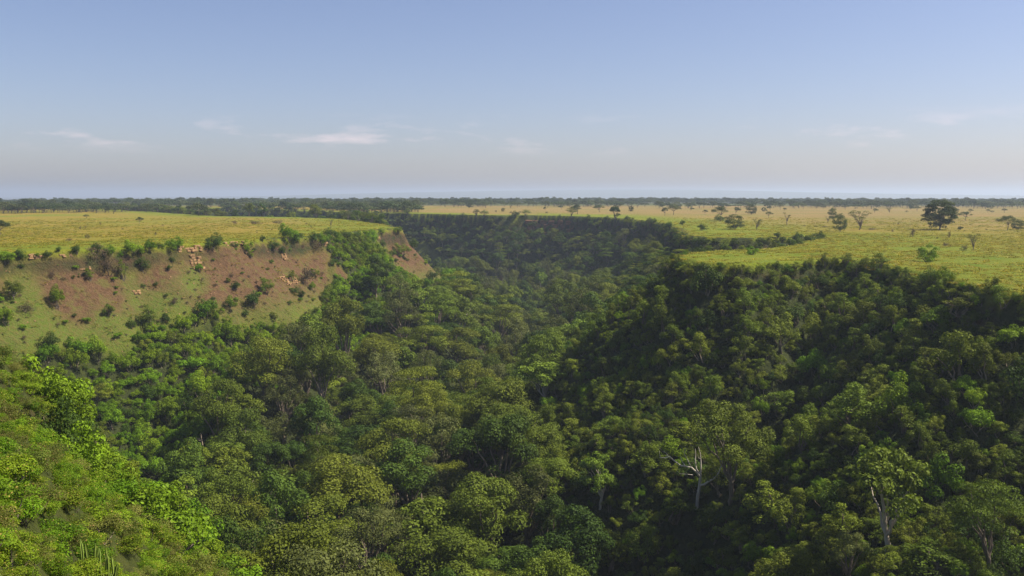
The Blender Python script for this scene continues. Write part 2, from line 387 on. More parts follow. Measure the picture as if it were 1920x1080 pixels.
def tree_meshes(name, seed, mat, h=16, r=5.5, base=.24, nclump=34, leaf=.34, per=120, shape='dome', bark='bark', limbs=9, csize=(1.1, 2.1), squash=.8):
    rg = np.random.default_rng(seed); cl = []
    if shape == 'dome':
        # several big lobes, each carrying small leaf clumps, so the outline is uneven
        nl = rg.integers(4, 7); lobes = []
        for i in range(nl):
            a = i / nl * 6.283 + rg.uniform(-.4, .4); q = rg.uniform(.35, .62) * r
            lobes.append((np.array([q * math.cos(a), q * math.sin(a), h * rg.uniform(base + .12, .80)]), r * rg.uniform(.42, .6)))
        lobes.append((np.array([rg.uniform(-.15, .15) * r, rg.uniform(-.15, .15) * r, h * .80]), r * .55))
        for c, q in lobes:
            for _ in range(nclump // len(lobes) + 1):
                d = unit(rg.normal(size=3)); d[2] = abs(d[2]) * 1.0 - .25; s = rg.uniform(*csize)
                cl.append((c + d * np.array([q, q, q * .85]) * rg.uniform(.75, 1.05), (s, s, s * squash)))
    elif shape == 'flat':
        for i in range(nclump):
            a = rg.uniform(0, 6.283); q = r * math.sqrt(rg.random()); lay = rg.choice([0.62, .76, .90]) if q < r * .7 else rg.choice([.60, .72])
            s = rg.uniform(*csize); cl.append(((q * math.cos(a), q * math.sin(a), h * lay + rg.normal() * .25), (s * 1.35, s * 1.35, s * .42)))
    elif shape == 'umbrella':
        for i in range(nclump):
            a = rg.uniform(0, 6.283); q = r * math.sqrt(rg.random()); s = rg.uniform(*csize)
            cl.append(((q * math.cos(a), q * math.sin(a), h * (.86 - .28 * (q / r) ** 2) + rg.normal() * .25), (s * 1.25, s * 1.25, s * .85)))
    elif shape == 'vee':
        for i in range(nclump):
            a = rg.uniform(0, 6.283); t = rg.uniform(.35, 1); q = r * t ** 1.2 * math.sqrt(rg.uniform(.25, 1)); s = rg.uniform(*csize)
            cl.append(((q * math.cos(a), q * math.sin(a), h * (.35 + .55 * t) + rg.normal() * .3), (s, s, s * .7)))
    elif shape == 'globe':
        for i in range(nclump):
            d = unit(rg.normal(size=3)); k = rg.uniform(.7, 1.0) * (1 + .10 * math.sin(3 * math.atan2(d[1], d[0]) + seed) + .06 * math.sin(7 * d[2] + seed)); s = rg.uniform(*csize)
            cl.append(((d[0] * r * k, d[1] * r * k, h * .52 + d[2] * h * .46 * k), (s, s, s * squash)))
    elif shape == 'column':
        for i in range(nclump):
            t = rg.uniform(.12, 1); a = rg.uniform(0, 6.283); q = r * (1 - .65 * t) * rg.uniform(.3, 1); s = rg.uniform(*csize) * (1.1 - .45 * t)
            cl.append(((q * math.cos(a), q * math.sin(a), h * t * .93), (s, s, s * .95)))
    V, Qd = clump_leaves(cl, per, leaf, rg)
    crown = qmesh(name + '_crown', V, Qd, [mat])
    fork = h * base * .9; lean = rg.normal(size=2) * .05 * h; parts = []
    top = np.array([lean[0], lean[1], fork]); rt = .024 * h
    parts.append(branch((0, 0, -.8), top, rt * 1.25, rt * .85, rg, .03, 6, 7))
    order = rg.permutation(len(cl))[:limbs]
    for i in order:
        c = np.asarray(cl[i][0], float); mid = top + (c - top) * rg.uniform(.42, .55) + np.array([0, 0, .04 * h])
        v1 = branch(top - [0, 0, rt], mid, rt * .6, rt * .36, rg, .05, 4, 5); v2 = branch(mid, c, rt * .36, rt * .10, rg, .06, 4, 5); parts += [v1, v2]
    V, Qd = join(parts); trunk = qmesh(name + '_trunk', V, Qd, [M[bark]], smooth=True)
    return crown, trunk
def bush_mesh(name, seed, mat, h, r, nclump, leaf, per, csize, drape=0.0, bark='bark'):
    """a bush in one mesh: stems inside a lumpy leafy dome that reaches the ground"""
    rg = np.random.default_rng(seed); cl = []; nl = int(rg.integers(3, 6)); lobes = [(np.array([rg.normal() * .12 * r, rg.normal() * .12 * r, h * .62]), .52)]
    for i in range(nl):
        t = i / nl * 6.283 + rg.uniform(-.5, .5); q = rg.uniform(.4, .68) * r; lobes.append((np.array([q * math.cos(t), q * math.sin(t), h * rg.uniform(.22, .6)]), rg.uniform(.34, .52)))
    if drape > .2: lobes.append((np.array([rg.normal() * .25 * r, rg.normal() * .25 * r, h * .86]), .30))
    for c, f_ in lobes:
        for _ in range(max(3, nclump // len(lobes) + 1)):
            d = unit(rg.normal(size=3)); d[2] = d[2] * .8 + .15; s = rg.uniform(*csize)
            p = c + d * np.array([f_ * r, f_ * r, f_ * max(r, h * .6)]) * rg.uniform(.7, 1.0); p[2] = max(p[2], h * .08); cl.append((p, (s, s, s * (.8 + drape))))
    V, Qd = clump_leaves(cl, per, leaf, rg, down=-.4)
    parts = []
    for i in range(5):
        c = np.asarray(cl[rg.integers(len(cl))][0]); parts.append(branch((rg.normal() * .1 * r, rg.normal() * .1 * r, -.5), c, .035 * h * .6, .008 * h, rg, .06, 4, 5))
    V2, Q2 = join(parts); nV = len(V)
    mi = np.concatenate([np.zeros(len(Qd)), np.ones(len(Q2))])
    return qmesh(name, np.concatenate([V, V2]), np.concatenate([Qd, Q2 + nV]), [mat, M[bark]], mi)

FOREST = {}   # kind -> list of (crown, trunk, native height, native radius)
def addf(k, **kw):
    sd = kw.pop('seed'); h = kw.get('h', 16); r = kw.get('r', 5.5)
    c, t = tree_meshes(k, sd, **kw); FOREST.setdefault(k, []).append((c, t, h, r))
for i in range(3): addf('olive', seed=100 + i, mat=M['olive'], nclump=40, leaf=.33, per=125)
for i in range(3): addf('dark', seed=110 + i, mat=M['dark'], nclump=36, leaf=.38, per=110, csize=(1.0, 1.9))
for i in range(2): addf('grey', seed=120 + i, mat=M['grey'], nclump=30, leaf=.28, per=120, csize=(.8, 1.7), limbs=14)
for i in range(2): addf('bigleaf', seed=130 + i, mat=M['lime'], nclump=46, leaf=.55, per=62, csize=(.9, 1.6), bark='pale')
for i in range(2): addf('layered', seed=140 + i, mat=M['slope'], shape='flat', nclump=38, leaf=.30, per=110, csize=(1.0, 1.9))
BUSH = {}
for i in range(4): BUSH.setdefault('slope', []).append((bush_mesh('shrubby_tree', 200 + i, M['slope'], 6, 2.8, 26, .25, 190, (.5, 1.0), .25), 6, 2.8))
for i in range(2): BUSH['slope'].append((bush_mesh('shrubby_tree', 206 + i, M['slope'], 8, 2.2, 24, .25, 190, (.5, .95), .35), 8, 2.2))
for i in range(4): BUSH.setdefault('bright', []).append((bush_mesh('leafy_bush', 210 + i, M['bright'], 5, 3.0, 30, .26, 190, (.5, 1.0), .1), 5, 3.0))
for i in range(2): BUSH.setdefault('dull', []).append((bush_mesh('slope_bush', 220 + i, M['dark'], 4, 2.4, 18, .24, 180, (.5, 1.0), .1), 4, 2.4))
for i in range(4): BUSH.setdefault('scrub', []).append((bush_mesh('low_shrub', 230 + i, M['scrub'], 1.7, 1.2, 22, .095, 1300, (.26, .5), .0), 1.7, 1.2))
for i in range(3): BUSH.setdefault('scrubdull', []).append((bush_mesh('low_shrub', 240 + i, M['scrubdull'], 1.5, 1.1, 22, .07, 1600, (.22, .46), .0), 1.5, 1.1))
for i in range(2): BUSH.setdefault('dry', []).append((bush_mesh('dry_bush', 250 + i, M['dry'], 3, 2.2, 18, .20, 120, (.4, .9), .0), 3, 2.2))
SAV = {
    'umbrella': tree_meshes('acacia', 300, M['acacia'], h=8, r=5, base=.42, nclump=34, leaf=.30, per=90, shape='umbrella', limbs=12, csize=(.7, 1.2)),
    'dense': tree_meshes('evergreen', 301, M['sav'], h=8, r=4, base=.22, nclump=60, leaf=.30, per=90, shape='globe', limbs=8, csize=(.7, 1.3)),
    'vee': tree_meshes('acacia_vee', 302, M['acacia'], h=8, r=4.2, base=.20, nclump=32, leaf=.26, per=70, shape='vee', limbs=16, csize=(.5, 1.0)),
    'sparse': tree_meshes('sparse_tree', 303, M['grey'], h=8, r=2.8, base=.30, nclump=16, leaf=.24, per=55, shape='vee', limbs=14, csize=(.4, .8)),
    'umbrella2': tree_meshes('acacia', 304, M['sav'], h=8, r=4.5, base=.36, nclump=30, leaf=.30, per=95, shape='umbrella', limbs=10, csize=(.7, 1.3)),
}
SAVR = dict(umbrella=5.6, dense=4.6, vee=4.6, sparse=3.0, umbrella2=5.2)

def plant_tree(name, crown, trunk, loc, rz, sx, sz, label, cat, group=None):
    e = bpy.data.objects.new(name, None); e.empty_display_size = .5
    e.location = loc; e.rotation_euler = (0, 0, rz); e.scale = (sx, sx, sz); link(e)
    link(bpy.data.objects.new('trunk', trunk), e); link(bpy.data.objects.new('crown', crown), e)
    return tag(e, label, cat, group)
def plant_bush(name, mesh, loc, rz, sx, sz, label, cat, group=None):
    o = bpy.data.objects.new(name, mesh); o.location = loc; o.rotation_euler = (0, 0, rz); o.scale = (sx, sx, sz); link(o)
    return tag(o, label, cat, group)

SRC = bpy.data.collections.new('sources')     # never linked to the scene: shapes for the uncountable masses
def scatter(name, meshes, pts, rot, scl, pick, label, cat):
    """one uncountable mass: copies of a few shapes on a cloud of points"""
    if len(pts) == 0: return
    me = bpy.data.meshes.new(name); me.vertices.add(len(pts)); me.vertices.foreach_set('co', np.ascontiguousarray(pts, np.float32).ravel())
    me.attributes.new('rot', 'FLOAT', 'POINT').data.foreach_set('value', np.ascontiguousarray(rot, np.float32))
    me.attributes.new('scl', 'FLOAT_VECTOR', 'POINT').data.foreach_set('vector', np.ascontiguousarray(scl, np.float32).ravel())
    me.attributes.new('pick', 'INT', 'POINT').data.foreach_set('value', np.ascontiguousarray(pick, np.int32))
    o = link(bpy.data.objects.new(name, me)); tag(o, label, cat, kind='stuff')
    c = bpy.data.collections.new(name + '_shapes')
    for i, m in enumerate(meshes):
        c.objects.link(bpy.data.objects.new('%s_shape_%02d' % (name, i), m))
    g = bpy.data.node_groups.new(name, 'GeometryNodeTree')
    g.interface.new_socket('Geometry', in_out='INPUT', socket_type='NodeSocketGeometry'); g.interface.new_socket('Geometry', in_out='OUTPUT', socket_type='NodeSocketGeometry')
    gi = g.nodes.new('NodeGroupInput'); go = g.nodes.new('NodeGroupOutput')
    ci = g.nodes.new('GeometryNodeCollectionInfo'); ci.inputs['Collection'].default_value = c; ci.inputs['Separate Children'].default_value = True; ci.inputs['Reset Children'].default_value = True
    ip = g.nodes.new('GeometryNodeInstanceOnPoints'); ip.inputs['Pick Instance'].default_value = True
    def na(nm, ty):
        x = g.nodes.new('GeometryNodeInputNamedAttribute'); x.data_type = ty; x.inputs['Name'].default_value = nm
        return next(s for s in x.outputs if s.enabled and s.name == 'Attribute')
    cx = g.nodes.new('ShaderNodeCombineXYZ'); g.links.new(na('rot', 'FLOAT'), cx.inputs['Z'])
    g.links.new(gi.outputs[0], ip.inputs['Points']); g.links.new(ci.outputs[0], ip.inputs['Instance'])
    g.links.new(na('pick', 'INT'), ip.inputs['Instance Index']); g.links.new(cx.outputs[0], ip.inputs['Rotation']); g.links.new(na('scl', 'FLOAT_VECTOR'), ip.inputs['Scale'])
    g.links.new(ip.outputs[0], go.inputs[0])
    md = o.modifiers.new('scatter', 'NODES'); md.node_group = g
    return o
def joined(crown, trunk):
    """crown and trunk of a tree in one mesh, for the masses"""
    out = []
    for me in (crown, trunk):
        v = np.empty(len(me.vertices) * 3, np.float32); me.vertices.foreach_get('co', v)
        q = np.empty(len(me.loops), np.int32); me.loops.foreach_get('vertex_index', q); out.append((v.reshape(-1, 3), q.reshape(-1, 4)))
    V, Qd = join(out); mi = np.concatenate([np.zeros(len(out[0][1])), np.ones(len(out[1][1]))])
    return qmesh(crown.name + '_whole', V, Qd, [crown.materials[0], trunk.materials[0]], mi)

# ------------------------------------------------------------------ trees the picture lets one point to
TAKEN = []        # (x, y, radius) ground already used
def hero(u, v, w, h_px, kind, var, label, name='forest_tree', lift=.66):
    """a gorge tree whose crown centre lies on pixel (u, v), w pixels wide"""
    c, t, hh, rr = FOREST[kind][var % len(FOREST[kind])]
    H = 15.0
    for _ in range(4):
        x, y, z = cast(u, v, H * lift, 85); wid = w / FPX * y
        H = float(np.clip(wid * 1.35, 9, 22))
    s = wid / 2 / (rr * 1.12)
    TAKEN.append((x, y, wid * .22))
    return plant_tree(name, c, t, (x, y, z - .2), rng.uniform(0, 6.28), s, H / hh, label, 'tree')
hero(905, 945, 185, 150, 'olive', 0, 'broad olive-yellow forest tree beside the pale broken snag on the gorge floor')
hero(432, 875, 100, 110, 'bigleaf', 0, 'light green large-leaved tree on a bare pale trunk above a fallen branch')
hero(502, 865, 95, 120, 'dark', 1, 'dark rounded tree touching the light green large-leaved tree')
hero(640, 910, 190, 130, 'olive', 1, 'wide olive tree between the dark rounded tree and the broken snag')
hero(585, 790, 125, 110, 'grey', 0, 'grey-olive fine-leaved tree with a pale trunk behind the dark rounded tree')
hero(930, 815, 75, 100, 'olive', 2, 'upright bronze-olive tree at the foot of the thicket slope')
hero(1125, 880, 85, 110, 'bigleaf', 1, 'yellow-green rounded tree at the foot of the slope left of the bare tree')
hero(1375, 815, 150, 110, 'olive', 2, 'broad green crown rising right behind the bare white-limbed tree')
hero(1670, 905, 165, 150, 'bigleaf', 0, 'large bright green tree low on the thicket slope')
hero(1855, 960, 140, 150, 'layered', 0, 'tall layered green tree low on the slope beside the large bright green tree')
hero(1085, 1015, 160, 120, 'dark', 0, 'bushy dark tree in the shaded hollow under the thicket slope')
hero(1590, 1030, 95, 100, 'grey', 1, 'sparse grey-green tree at the shaded foot of the thicket slope')
hero(560, 640, 105, 90, 'grey', 1, 'tall grey-green tree at the lower end of the red soil scar')
hero(705, 510, 70, 70, 'dark', 2, 'dark round tree at the mouth of the wooded gully')
hero(1480, 1075, 130, 100, 'olive', 1, 'olive tree under the bare white-limbed tree in the shaded hollow')

# the bare tree with white limbs
def bare_tree():
    x, y, z = cast(1308, 945, 1.0, 60); k = y / FPX          # metres for one pixel there
    e = bpy.data.objects.new('bare_tree', None); e.location = (x, y, z); link(e)
    tag(e, 'bare dead tree with forked white limbs standing on the thicket slope', 'dead tree')
    rg = np.random.default_rng(5)
    def P(u, v, dy=0.0): return np.array([(u - 1308) * k, dy, (945 - v) * k + .9])
    def limb(pts, r0, r1, nm='limb'):
        V, Qd = tube(pts, np.linspace(r0, r1, len(pts)), 7)
        link(bpy.data.objects.new(nm, qmesh('bare_' + nm, V, Qd, [M['bone']], smooth=True)), e)
    f = P(1312, 900)
    limb([P(1306, 965), P(1308, 935), P(1311, 915), f, P(1313, 890)], .34, .24, 'trunk')
    limb([P(1312, 895), P(1303, 884, -.5), P(1292, 873, -1), P(1272, 869, -1.4), P(1258, 858, -1.8), P(1249, 849, -2), P(1240, 851, -2.2), P(1229, 850, -2.4)], .20, .05)
    limb([P(1231, 850, -2.4), P(1229, 843, -2.4), P(1228, 836, -2.5)], .05, .025, 'twig')
    limb([P(1247, 850, -2), P(1243, 843, -2), P(1236, 838, -2.1)], .05, .02, 'twig')
    limb([P(1243, 849, -2), P(1244, 842, -1.6)], .04, .02, 'twig')
    limb([P(1292, 873, -1), P(1285, 858, -.7), P(1280, 850, -.6), P(1281, 838, -.5)], .11, .03)
    limb([P(1280, 870, -1.2), P(1275, 862, -1), P(1271, 853, -.8)], .08, .03)
    limb([P(1282, 852, -.6), P(1277, 845, -.5), P(1275, 835, -.4)], .05, .02, 'twig')
    limb([P(1313, 892), P(1305, 880, .4), P(1303, 865, .6), P(1304, 852, .8), P(1303, 842, .8)], .16, .04)
    limb([P(1313, 890), P(1314, 870, .5), P(1313, 852, .8), P(1309, 838, .9)], .16, .04)
    limb([P(1314, 862, .5), P(1308, 858, .2), P(1306, 850, 0)], .06, .025, 'twig')
    limb([P(1311, 912), P(1320, 908, -.5), P(1325, 902, -.8), P(1337, 894, -1.2), P(1344, 882, -1.4), P(1350, 868, -1.2), P(1352, 858, -1)], .22, .07)
    limb([P(1350, 868, -1.2), P(1358, 856, -1), P(1360, 850, -.9)], .06, .02, 'twig')
    limb([P(1295, 888, -1), P(1280, 885, -1.4), P(1270, 884, -1.5), P(1262, 877, -1.6)], .06, .02, 'twig')
    TAKEN.append((x, y, 2.4)); TAKEN.append((x - 2, y - 3, 2.2))
bare_tree()

# ------------------------------------------------------------------ snags and fallen branch
def snag(u, v_top, v_bot, wpx, label, lean=0.0):
    x, y, z = cast(u, v_bot, 8.0, 100); k = y / FPX; top = CAM_Z + pdir(u, v_top)[2] * y
    rg = np.random.default_rng(int(u)); r = wpx * k / 2 * .7
    parts = [tube([(0, 0, -.5), (lean * .3, .1, (top - z) * .4), (lean * .8, 0, (top - z) * .8), (lean, .05, top - z)], [r * 1.4, r * 1.15, r * .85, r * .35], 7)]
    for i in range(3):
        hz = (top - z) * rg.uniform(.75, .95); a = rg.uniform(0, 6.28)
        parts.append(branch((lean * .85, 0, hz), (lean + math.cos(a) * 1.2, math.sin(a) * 1.2, hz + .7), r * .4, r * .1, rg, .05, 4, 5))
    V, Qd = join(parts); o = link(bpy.data.objects.new('snag', qmesh('snag', V, Qd, [M['snag']], smooth=True))); o.location = (x, y, z)
    tag(o, label, 'dead trunk'); TAKEN.append((x, y - 3, 3.0))
snag(795, 925, 985, 9, 'pale broken tree trunk standing beside the broad olive-yellow tree', -.5)
snag(566, 1035, 1080, 6, 'thin pale bare trunk in front of the wide olive tree')
snag(797, 716, 745, 3, 'thin white trunk far down in the middle of the gorge forest')
snag(741, 852, 885, 5, 'short white trunk in the gap behind the wide olive tree')
snag(386, 812, 835, 5, 'leaning broken trunk at the edge of the bright green bushes', -1.2)
def fallen():
    x, y, z = cast(440, 975, 7.0, 100); k = y / FPX
    P = lambda u, v, d=0: np.array([(u - 440) * k, d, (975 - v) * k + 7.0])
    parts = [tube([P(440, 975), P(455, 978), P(475, 985), P(492, 997)], [.11, .10, .08, .04], 6), tube([P(475, 985), P(478, 976), P(474, 972)], [.09, .06, .03], 5),
             tube([P(440, 975), P(430, 978), P(425, 1010, 1), np.array([(425 - 440) * k, 1.5, -.3])], [.10, .10, .10, .10], 6)]
    V, Qd = join(parts); o = link(bpy.data.objects.new('bent_branch', qmesh('bent_branch', V, Qd, [M['snag']], smooth=True))); o.location = (x, y, z)
    tag(o, 'long pale bare branch reaching out below the light green large-leaved tree', 'branch')
fallen()

# ------------------------------------------------------------------ savanna trees
def sav(u, v, w, h, kind, label, name='acacia_tree', group=None, cat='tree'):
    x, y = pplane(u, v); z = float(zat(x, y)); k = y / FPX; c, t = SAV[kind]
    plant_tree(name, c, t, (x, y, z - .1), rng.uniform(0, 6.28), w * k / 2 / SAVR[kind], h * k / 8.3, label, cat, group)
def savbush(u, v, w, h, kind, label, name='savanna_bush', group=None, onslope=False):
    if onslope: x, y, z = cast(u, v)
    else: x, y = pplane(u, v); z = float(zat(x, y))
    m, hh, rr = BUSH[kind][rng.integers(len(BUSH[kind]))]; k = y / FPX
    TAKEN.append((x, y, w * k * .4))
    plant_bush(name, m, (x, y, z - .15), rng.uniform(0, 6.28), w * k / 2 / (rr * 1.2), h * k / (hh * 1.12), label, 'bush', group)
# the large dark evergreen gets a crown of its own
figc, figt = tree_meshes('evergreen_giant', 310, M['sav'], h=13.5, r=7.0, base=.16, nclump=170, leaf=.42, per=75, shape='globe', limbs=10, csize=(.9, 1.8), squash=.55)
x, y = pplane(1762, 431); plant_tree('evergreen_tree', figc, figt, (x, y, float(zat(x, y)) - .1),   .6, 1.0, 1.0, 'huge dark round evergreen standing alone on the golden plain', 'tree')
sav(1610, 431, 60, 41, 'vee', 'wide pale green spreading acacia beside a dark tree on the plain')
sav(1575, 434, 30, 36, 'dense', 'dark tree against the wide pale spreading acacia', 'evergreen_tree')
sav(1377, 430, 41, 30, 'dense', 'dark low round tree in front of the flat-topped acacia near the side ravine', 'evergreen_tree')
sav(1351, 413, 34, 29, 'umbrella', 'flat-topped acacia over a dark bush near the side ravine')
savbush(1349, 415, 24, 16, 'dull', 'dark bush at the foot of the flat-topped acacia')
sav(1420, 431, 28, 24, 'vee', 'small fan-shaped acacia beside the dark low round tree')
sav(1380, 402, 18, 15, 'umbrella2', 'small umbrella acacia behind the flat-topped acacia')
sav(1409, 402, 24, 21, 'dense', 'hazy grey-green tree before the far woodland edge', 'evergreen_tree')
sav(1441, 409, 16, 14, 'umbrella', 'small acacia between the hazy tree and the thin upright tree')
sav(1476, 422, 24, 28, 'sparse', 'thin upright sparse tree alone on the straw grass', 'sparse_tree')
sav(1553, 418, 19, 16, 'sparse', 'small pale sparse tree left of the dark tree', 'sparse_tree')
sav(1561, 412, 19, 24, 'dense', 'dark upright tree rising behind the small pale sparse tree', 'evergreen_tree')
sav(1810, 414, 28, 19, 'umbrella', 'broad flat acacia half hidden behind the huge evergreen')
sav(1889, 432, 38, 31, 'umbrella', 'wide umbrella acacia beside a dark bushy tree right of the huge evergreen')
sav(1909, 431, 30, 21, 'dense', 'dark bushy tree touching the wide umbrella acacia', 'evergreen_tree')
sav(1263, 403, 32, 20, 'umbrella', 'broad acacia at the far gorge rim with a dark tree on its side')
sav(1247, 405, 14, 17, 'umbrella2', 'dark little tree on the side of the broad rim acacia', 'acacia_tree')
sav(1322, 402, 12, 10, 'umbrella', 'tiny acacia alone behind the gorge rim bushes')
sav(1824, 470, 32, 36, 'vee', 'small leaning tree with a dry bush at its foot', 'small_tree')
sav(1082, 402, 27, 19, 'umbrella2', 'dark flat acacia overhanging the rim of the shaded cliff')
sav(1068, 391, 16, 12, 'umbrella', 'umbrella acacia just behind the dark flat acacia above the cliff')
sav(1124, 398, 24, 15, 'umbrella2', 'wide dark umbrella acacia behind the shaded cliff rim')
sav(1157, 401, 22, 20, 'vee', 'pale fan-shaped acacia behind the shaded cliff rim')
sav(1183, 397, 11, 12, 'dense', 'small dark round tree right of the pale fan-shaped acacia', 'evergreen_tree')
sav(880, 390, 18, 17, 'dense', 'dark tree on the straw plain over the wooded far wall', 'evergreen_tree')
sav(262, 419, 16, 13, 'umbrella2', 'dark umbrella acacia alone on the pale green left plain')
sav(162, 411, 12, 10, 'umbrella', 'small umbrella acacia at the woodland side of the left plain')
sav(2, 441, 36, 30, 'umbrella2', 'dark spreading acacia standing apart at the near side of the left plain')
sav(621, 428, 15, 24, 'sparse', 'thin bare-looking tree on the tip of the left grass plateau', 'sparse_tree')
GS = 'small acacias scattered over the straw plain'; LS = 'small acacia scattered on the far straw plain behind the gorge rim'
for u, v, w, h, kd in ((748, 390, 11, 11, 'umbrella2'), (817, 386, 11, 10, 'umbrella'), (858, 387, 13, 10, 'umbrella2'), (910, 390, 14, 10, 'umbrella'), (990, 383, 14, 10, 'umbrella2'),
                       (1008, 386, 6, 7, 'umbrella'), (943, 397, 8, 8, 'dense'), (1022, 396, 7, 9, 'umbrella2'), (1103, 385, 18, 9, 'umbrella'), (1147, 385, 14, 8, 'umbrella'), (1132, 383, 9, 7, 'umbrella2'),
                       (1173, 383, 11, 7, 'umbrella2'), (1195, 391, 7, 10, 'sparse'), (1230, 383, 16, 8, 'umbrella'), (1250, 385, 12, 8, 'umbrella2'), (1184, 388, 8, 7, 'umbrella'),
                       (1640, 399, 14, 9, 'umbrella2'), (1667, 399, 15, 11, 'vee'), (1463, 393, 15, 11, 'umbrella'), (1530, 392, 14, 10, 'umbrella2'), (1504, 389, 14, 9, 'umbrella'), (1298, 387, 14, 9, 'umbrella2'),
                       (1234, 387, 14, 9, 'umbrella'), (1184, 397, 9, 9, 'umbrella'), (1353, 384, 14, 9, 'umbrella2'), (1700, 399, 7, 5, 'umbrella'), (1860, 400, 10, 6, 'umbrella'), (1720, 396, 15, 10, 'umbrella2'), (1585, 393, 16, 9, 'umbrella')):
    sav(u, v, w, h, kd, LS, 'acacia_tree', GS)
rs = random.Random(11)
for _ in range(34):
    uu = rs.uniform(760, 1900); sav(uu, rs.uniform(383, 392) + (uu - 760) / 130, rs.uniform(9, 17), rs.uniform(7, 12), rs.choice(('umbrella', 'umbrella2', 'dense', 'umbrella')), LS, 'acacia_tree', GS)
savbush(1741, 491, 52, 38, 'bright', 'round leafy green bush alone on the grass near the thicket rim')
savbush(1806, 470, 18, 14, 'dry', 'grey dry bush at the foot of the small leaning tree')
savbush(1608, 492, 42, 36, 'slope', 'upright dark bush standing highest on the thicket rim')
savbush(1409, 478, 31, 18, 'bright', 'low spreading green bush on the grass tongue below the side ravine')
savbush(1711, 444, 13, 19, 'dry', 'thin brown bush between the spreading acacia and the huge evergreen')
savbush(1800, 431, 14, 9, 'dull', 'small rounded bush just right of the huge evergreen')
savbush(1317, 432, 28, 15, 'dull', 'dark spreading bush on the grass at the mouth of the side ravine')
savbush(1279, 422, 14, 12, 'dull', 'small bush on the far rim beside the side ravine')
savbush(1525, 448, 36, 22, 'dull', 'dark bush at the grassy head of the side ravine')
GL = 'low brown scrub dotted on the grass'; LL = 'tiny brown scrub dotted on the open grass'
for u, v, w, h in ((150, 430, 6, 8), (165, 448, 12, 14), (188, 421, 6, 4), (230, 430, 7, 4), (305, 423, 8, 4), (292, 441, 5, 9), (440, 420, 16, 8), (480, 421, 32, 10), (520, 420, 26, 9), (575, 420, 6, 4), (583, 427, 4, 6), (510, 432, 4, 6), (482, 437, 4, 5),
                   (365, 440, 4, 4), (160, 427, 7, 5), (130, 452, 16, 7), (1508, 424, 8, 4), (1530, 425, 10, 4), (1635, 431, 22, 5), (1674, 435, 7, 8), (1684, 421, 6, 5), (1779, 446, 9, 18), (1757, 448, 5, 6), (1850, 431, 6, 4), (1775, 462, 22, 10), (1545, 426, 20, 4), (1025, 400, 8, 4), (975, 399, 8, 4), (958, 400, 9, 5), (930, 398, 6, 5)):
    savbush(u, v, w, h, 'dry', LL, 'scrub_clump', GL)

# bushes on the left rim and the red scar: each stands where it shows
GB = 'bushes along the left grass rim'; LB = 'green bush growing on the grassy rim above the red scar'
for u, v, w, h in ((13, 497, 44, 30), (38, 492, 30, 24), (90, 487, 24, 15), (143, 476, 30, 20), (205, 482, 34, 24), (250, 484, 44, 34), (328, 472, 42, 30), (402, 468, 40, 34), (463, 475, 26, 28), (492, 455, 14, 15), (512, 470, 30, 22), (530, 478, 20, 18), (555, 456, 42, 24), (590, 455, 34, 22),
                   (620, 446, 36, 22), (648, 448, 32, 20), (672, 450, 26, 20), (180, 470, 30, 16), (300, 466, 20, 12), (110, 474, 18, 12), (440, 464, 20, 12), (685, 440, 16, 10), (715, 438, 18, 12), (745, 436, 24, 14), (765, 444, 22, 16)):
    savbush(u, v, w, h, ['dull', 'bright', 'dull'][int(u) % 3], LB, 'rim_bush', GB, True)
GC = 'bushes scattered on the red scar'; LC = 'green bush scattered on the bare red soil scar'
for u, v, w, h in ((26, 560, 46, 36), (108, 580, 38, 50), (12, 610, 46, 44), (230, 525, 24, 44), (268, 508, 34, 30), (167, 528, 26, 26), (203, 592, 28, 24), (247, 618, 22, 24), (278, 615, 34, 44), (310, 605, 20, 20), (442, 545, 22, 20), (432, 580, 38, 28), (475, 577, 44, 34), (500, 552, 34, 34), (548, 528, 20, 22),
                   (553, 552, 22, 20), (565, 560, 18, 20), (322, 492, 16, 12), (316, 508, 16, 14), (375, 510, 20, 16), (470, 485, 18, 14), (292, 536, 12, 10), (428, 532, 14, 12), (515, 600, 20, 18), (40, 505, 16, 10), (137, 523, 12, 8), (460, 595, 18, 16), (585, 545, 18, 22), (590, 520, 22, 20),
                   (736, 480, 20, 16), (755, 482, 34, 28), (775, 466, 28, 22), (718, 462, 14, 14), (800, 488, 24, 18), (812, 470, 22, 16), (742, 492, 14, 10), (650, 512, 14, 10)):
    savbush(u, v, w, h, ['bright', 'dull', 'slope'][int(u) % 3], LC, 'scar_bush', GC, True)
for u, v, w, h, l in ((178, 488, 56, 34, 'large purple-brown leafless bush hanging over the scar rim'), (203, 516, 54, 36, 'purple-brown leafless bush spilling down the scar below another'), (592, 470, 34, 30, 'greyish brown dry bush on the rim above the sandstone ledge'), (327, 572, 22, 18, 'small rust-red dry bush in the middle of the scar'),
                      (97, 522, 16, 20, 'brown dry bush under the small left ledges'), (575, 535, 40, 40, 'brown twiggy bush right of the bright sandstone ledges'), (205, 588, 26, 18, 'dull brown bush low on the green part of the scar'), (50, 585, 44, 18, 'flat grey-brown dry bush at the left of the scar')):
    savbush(u, v, w, h, 'dry', l, 'dry_bush', None, True)

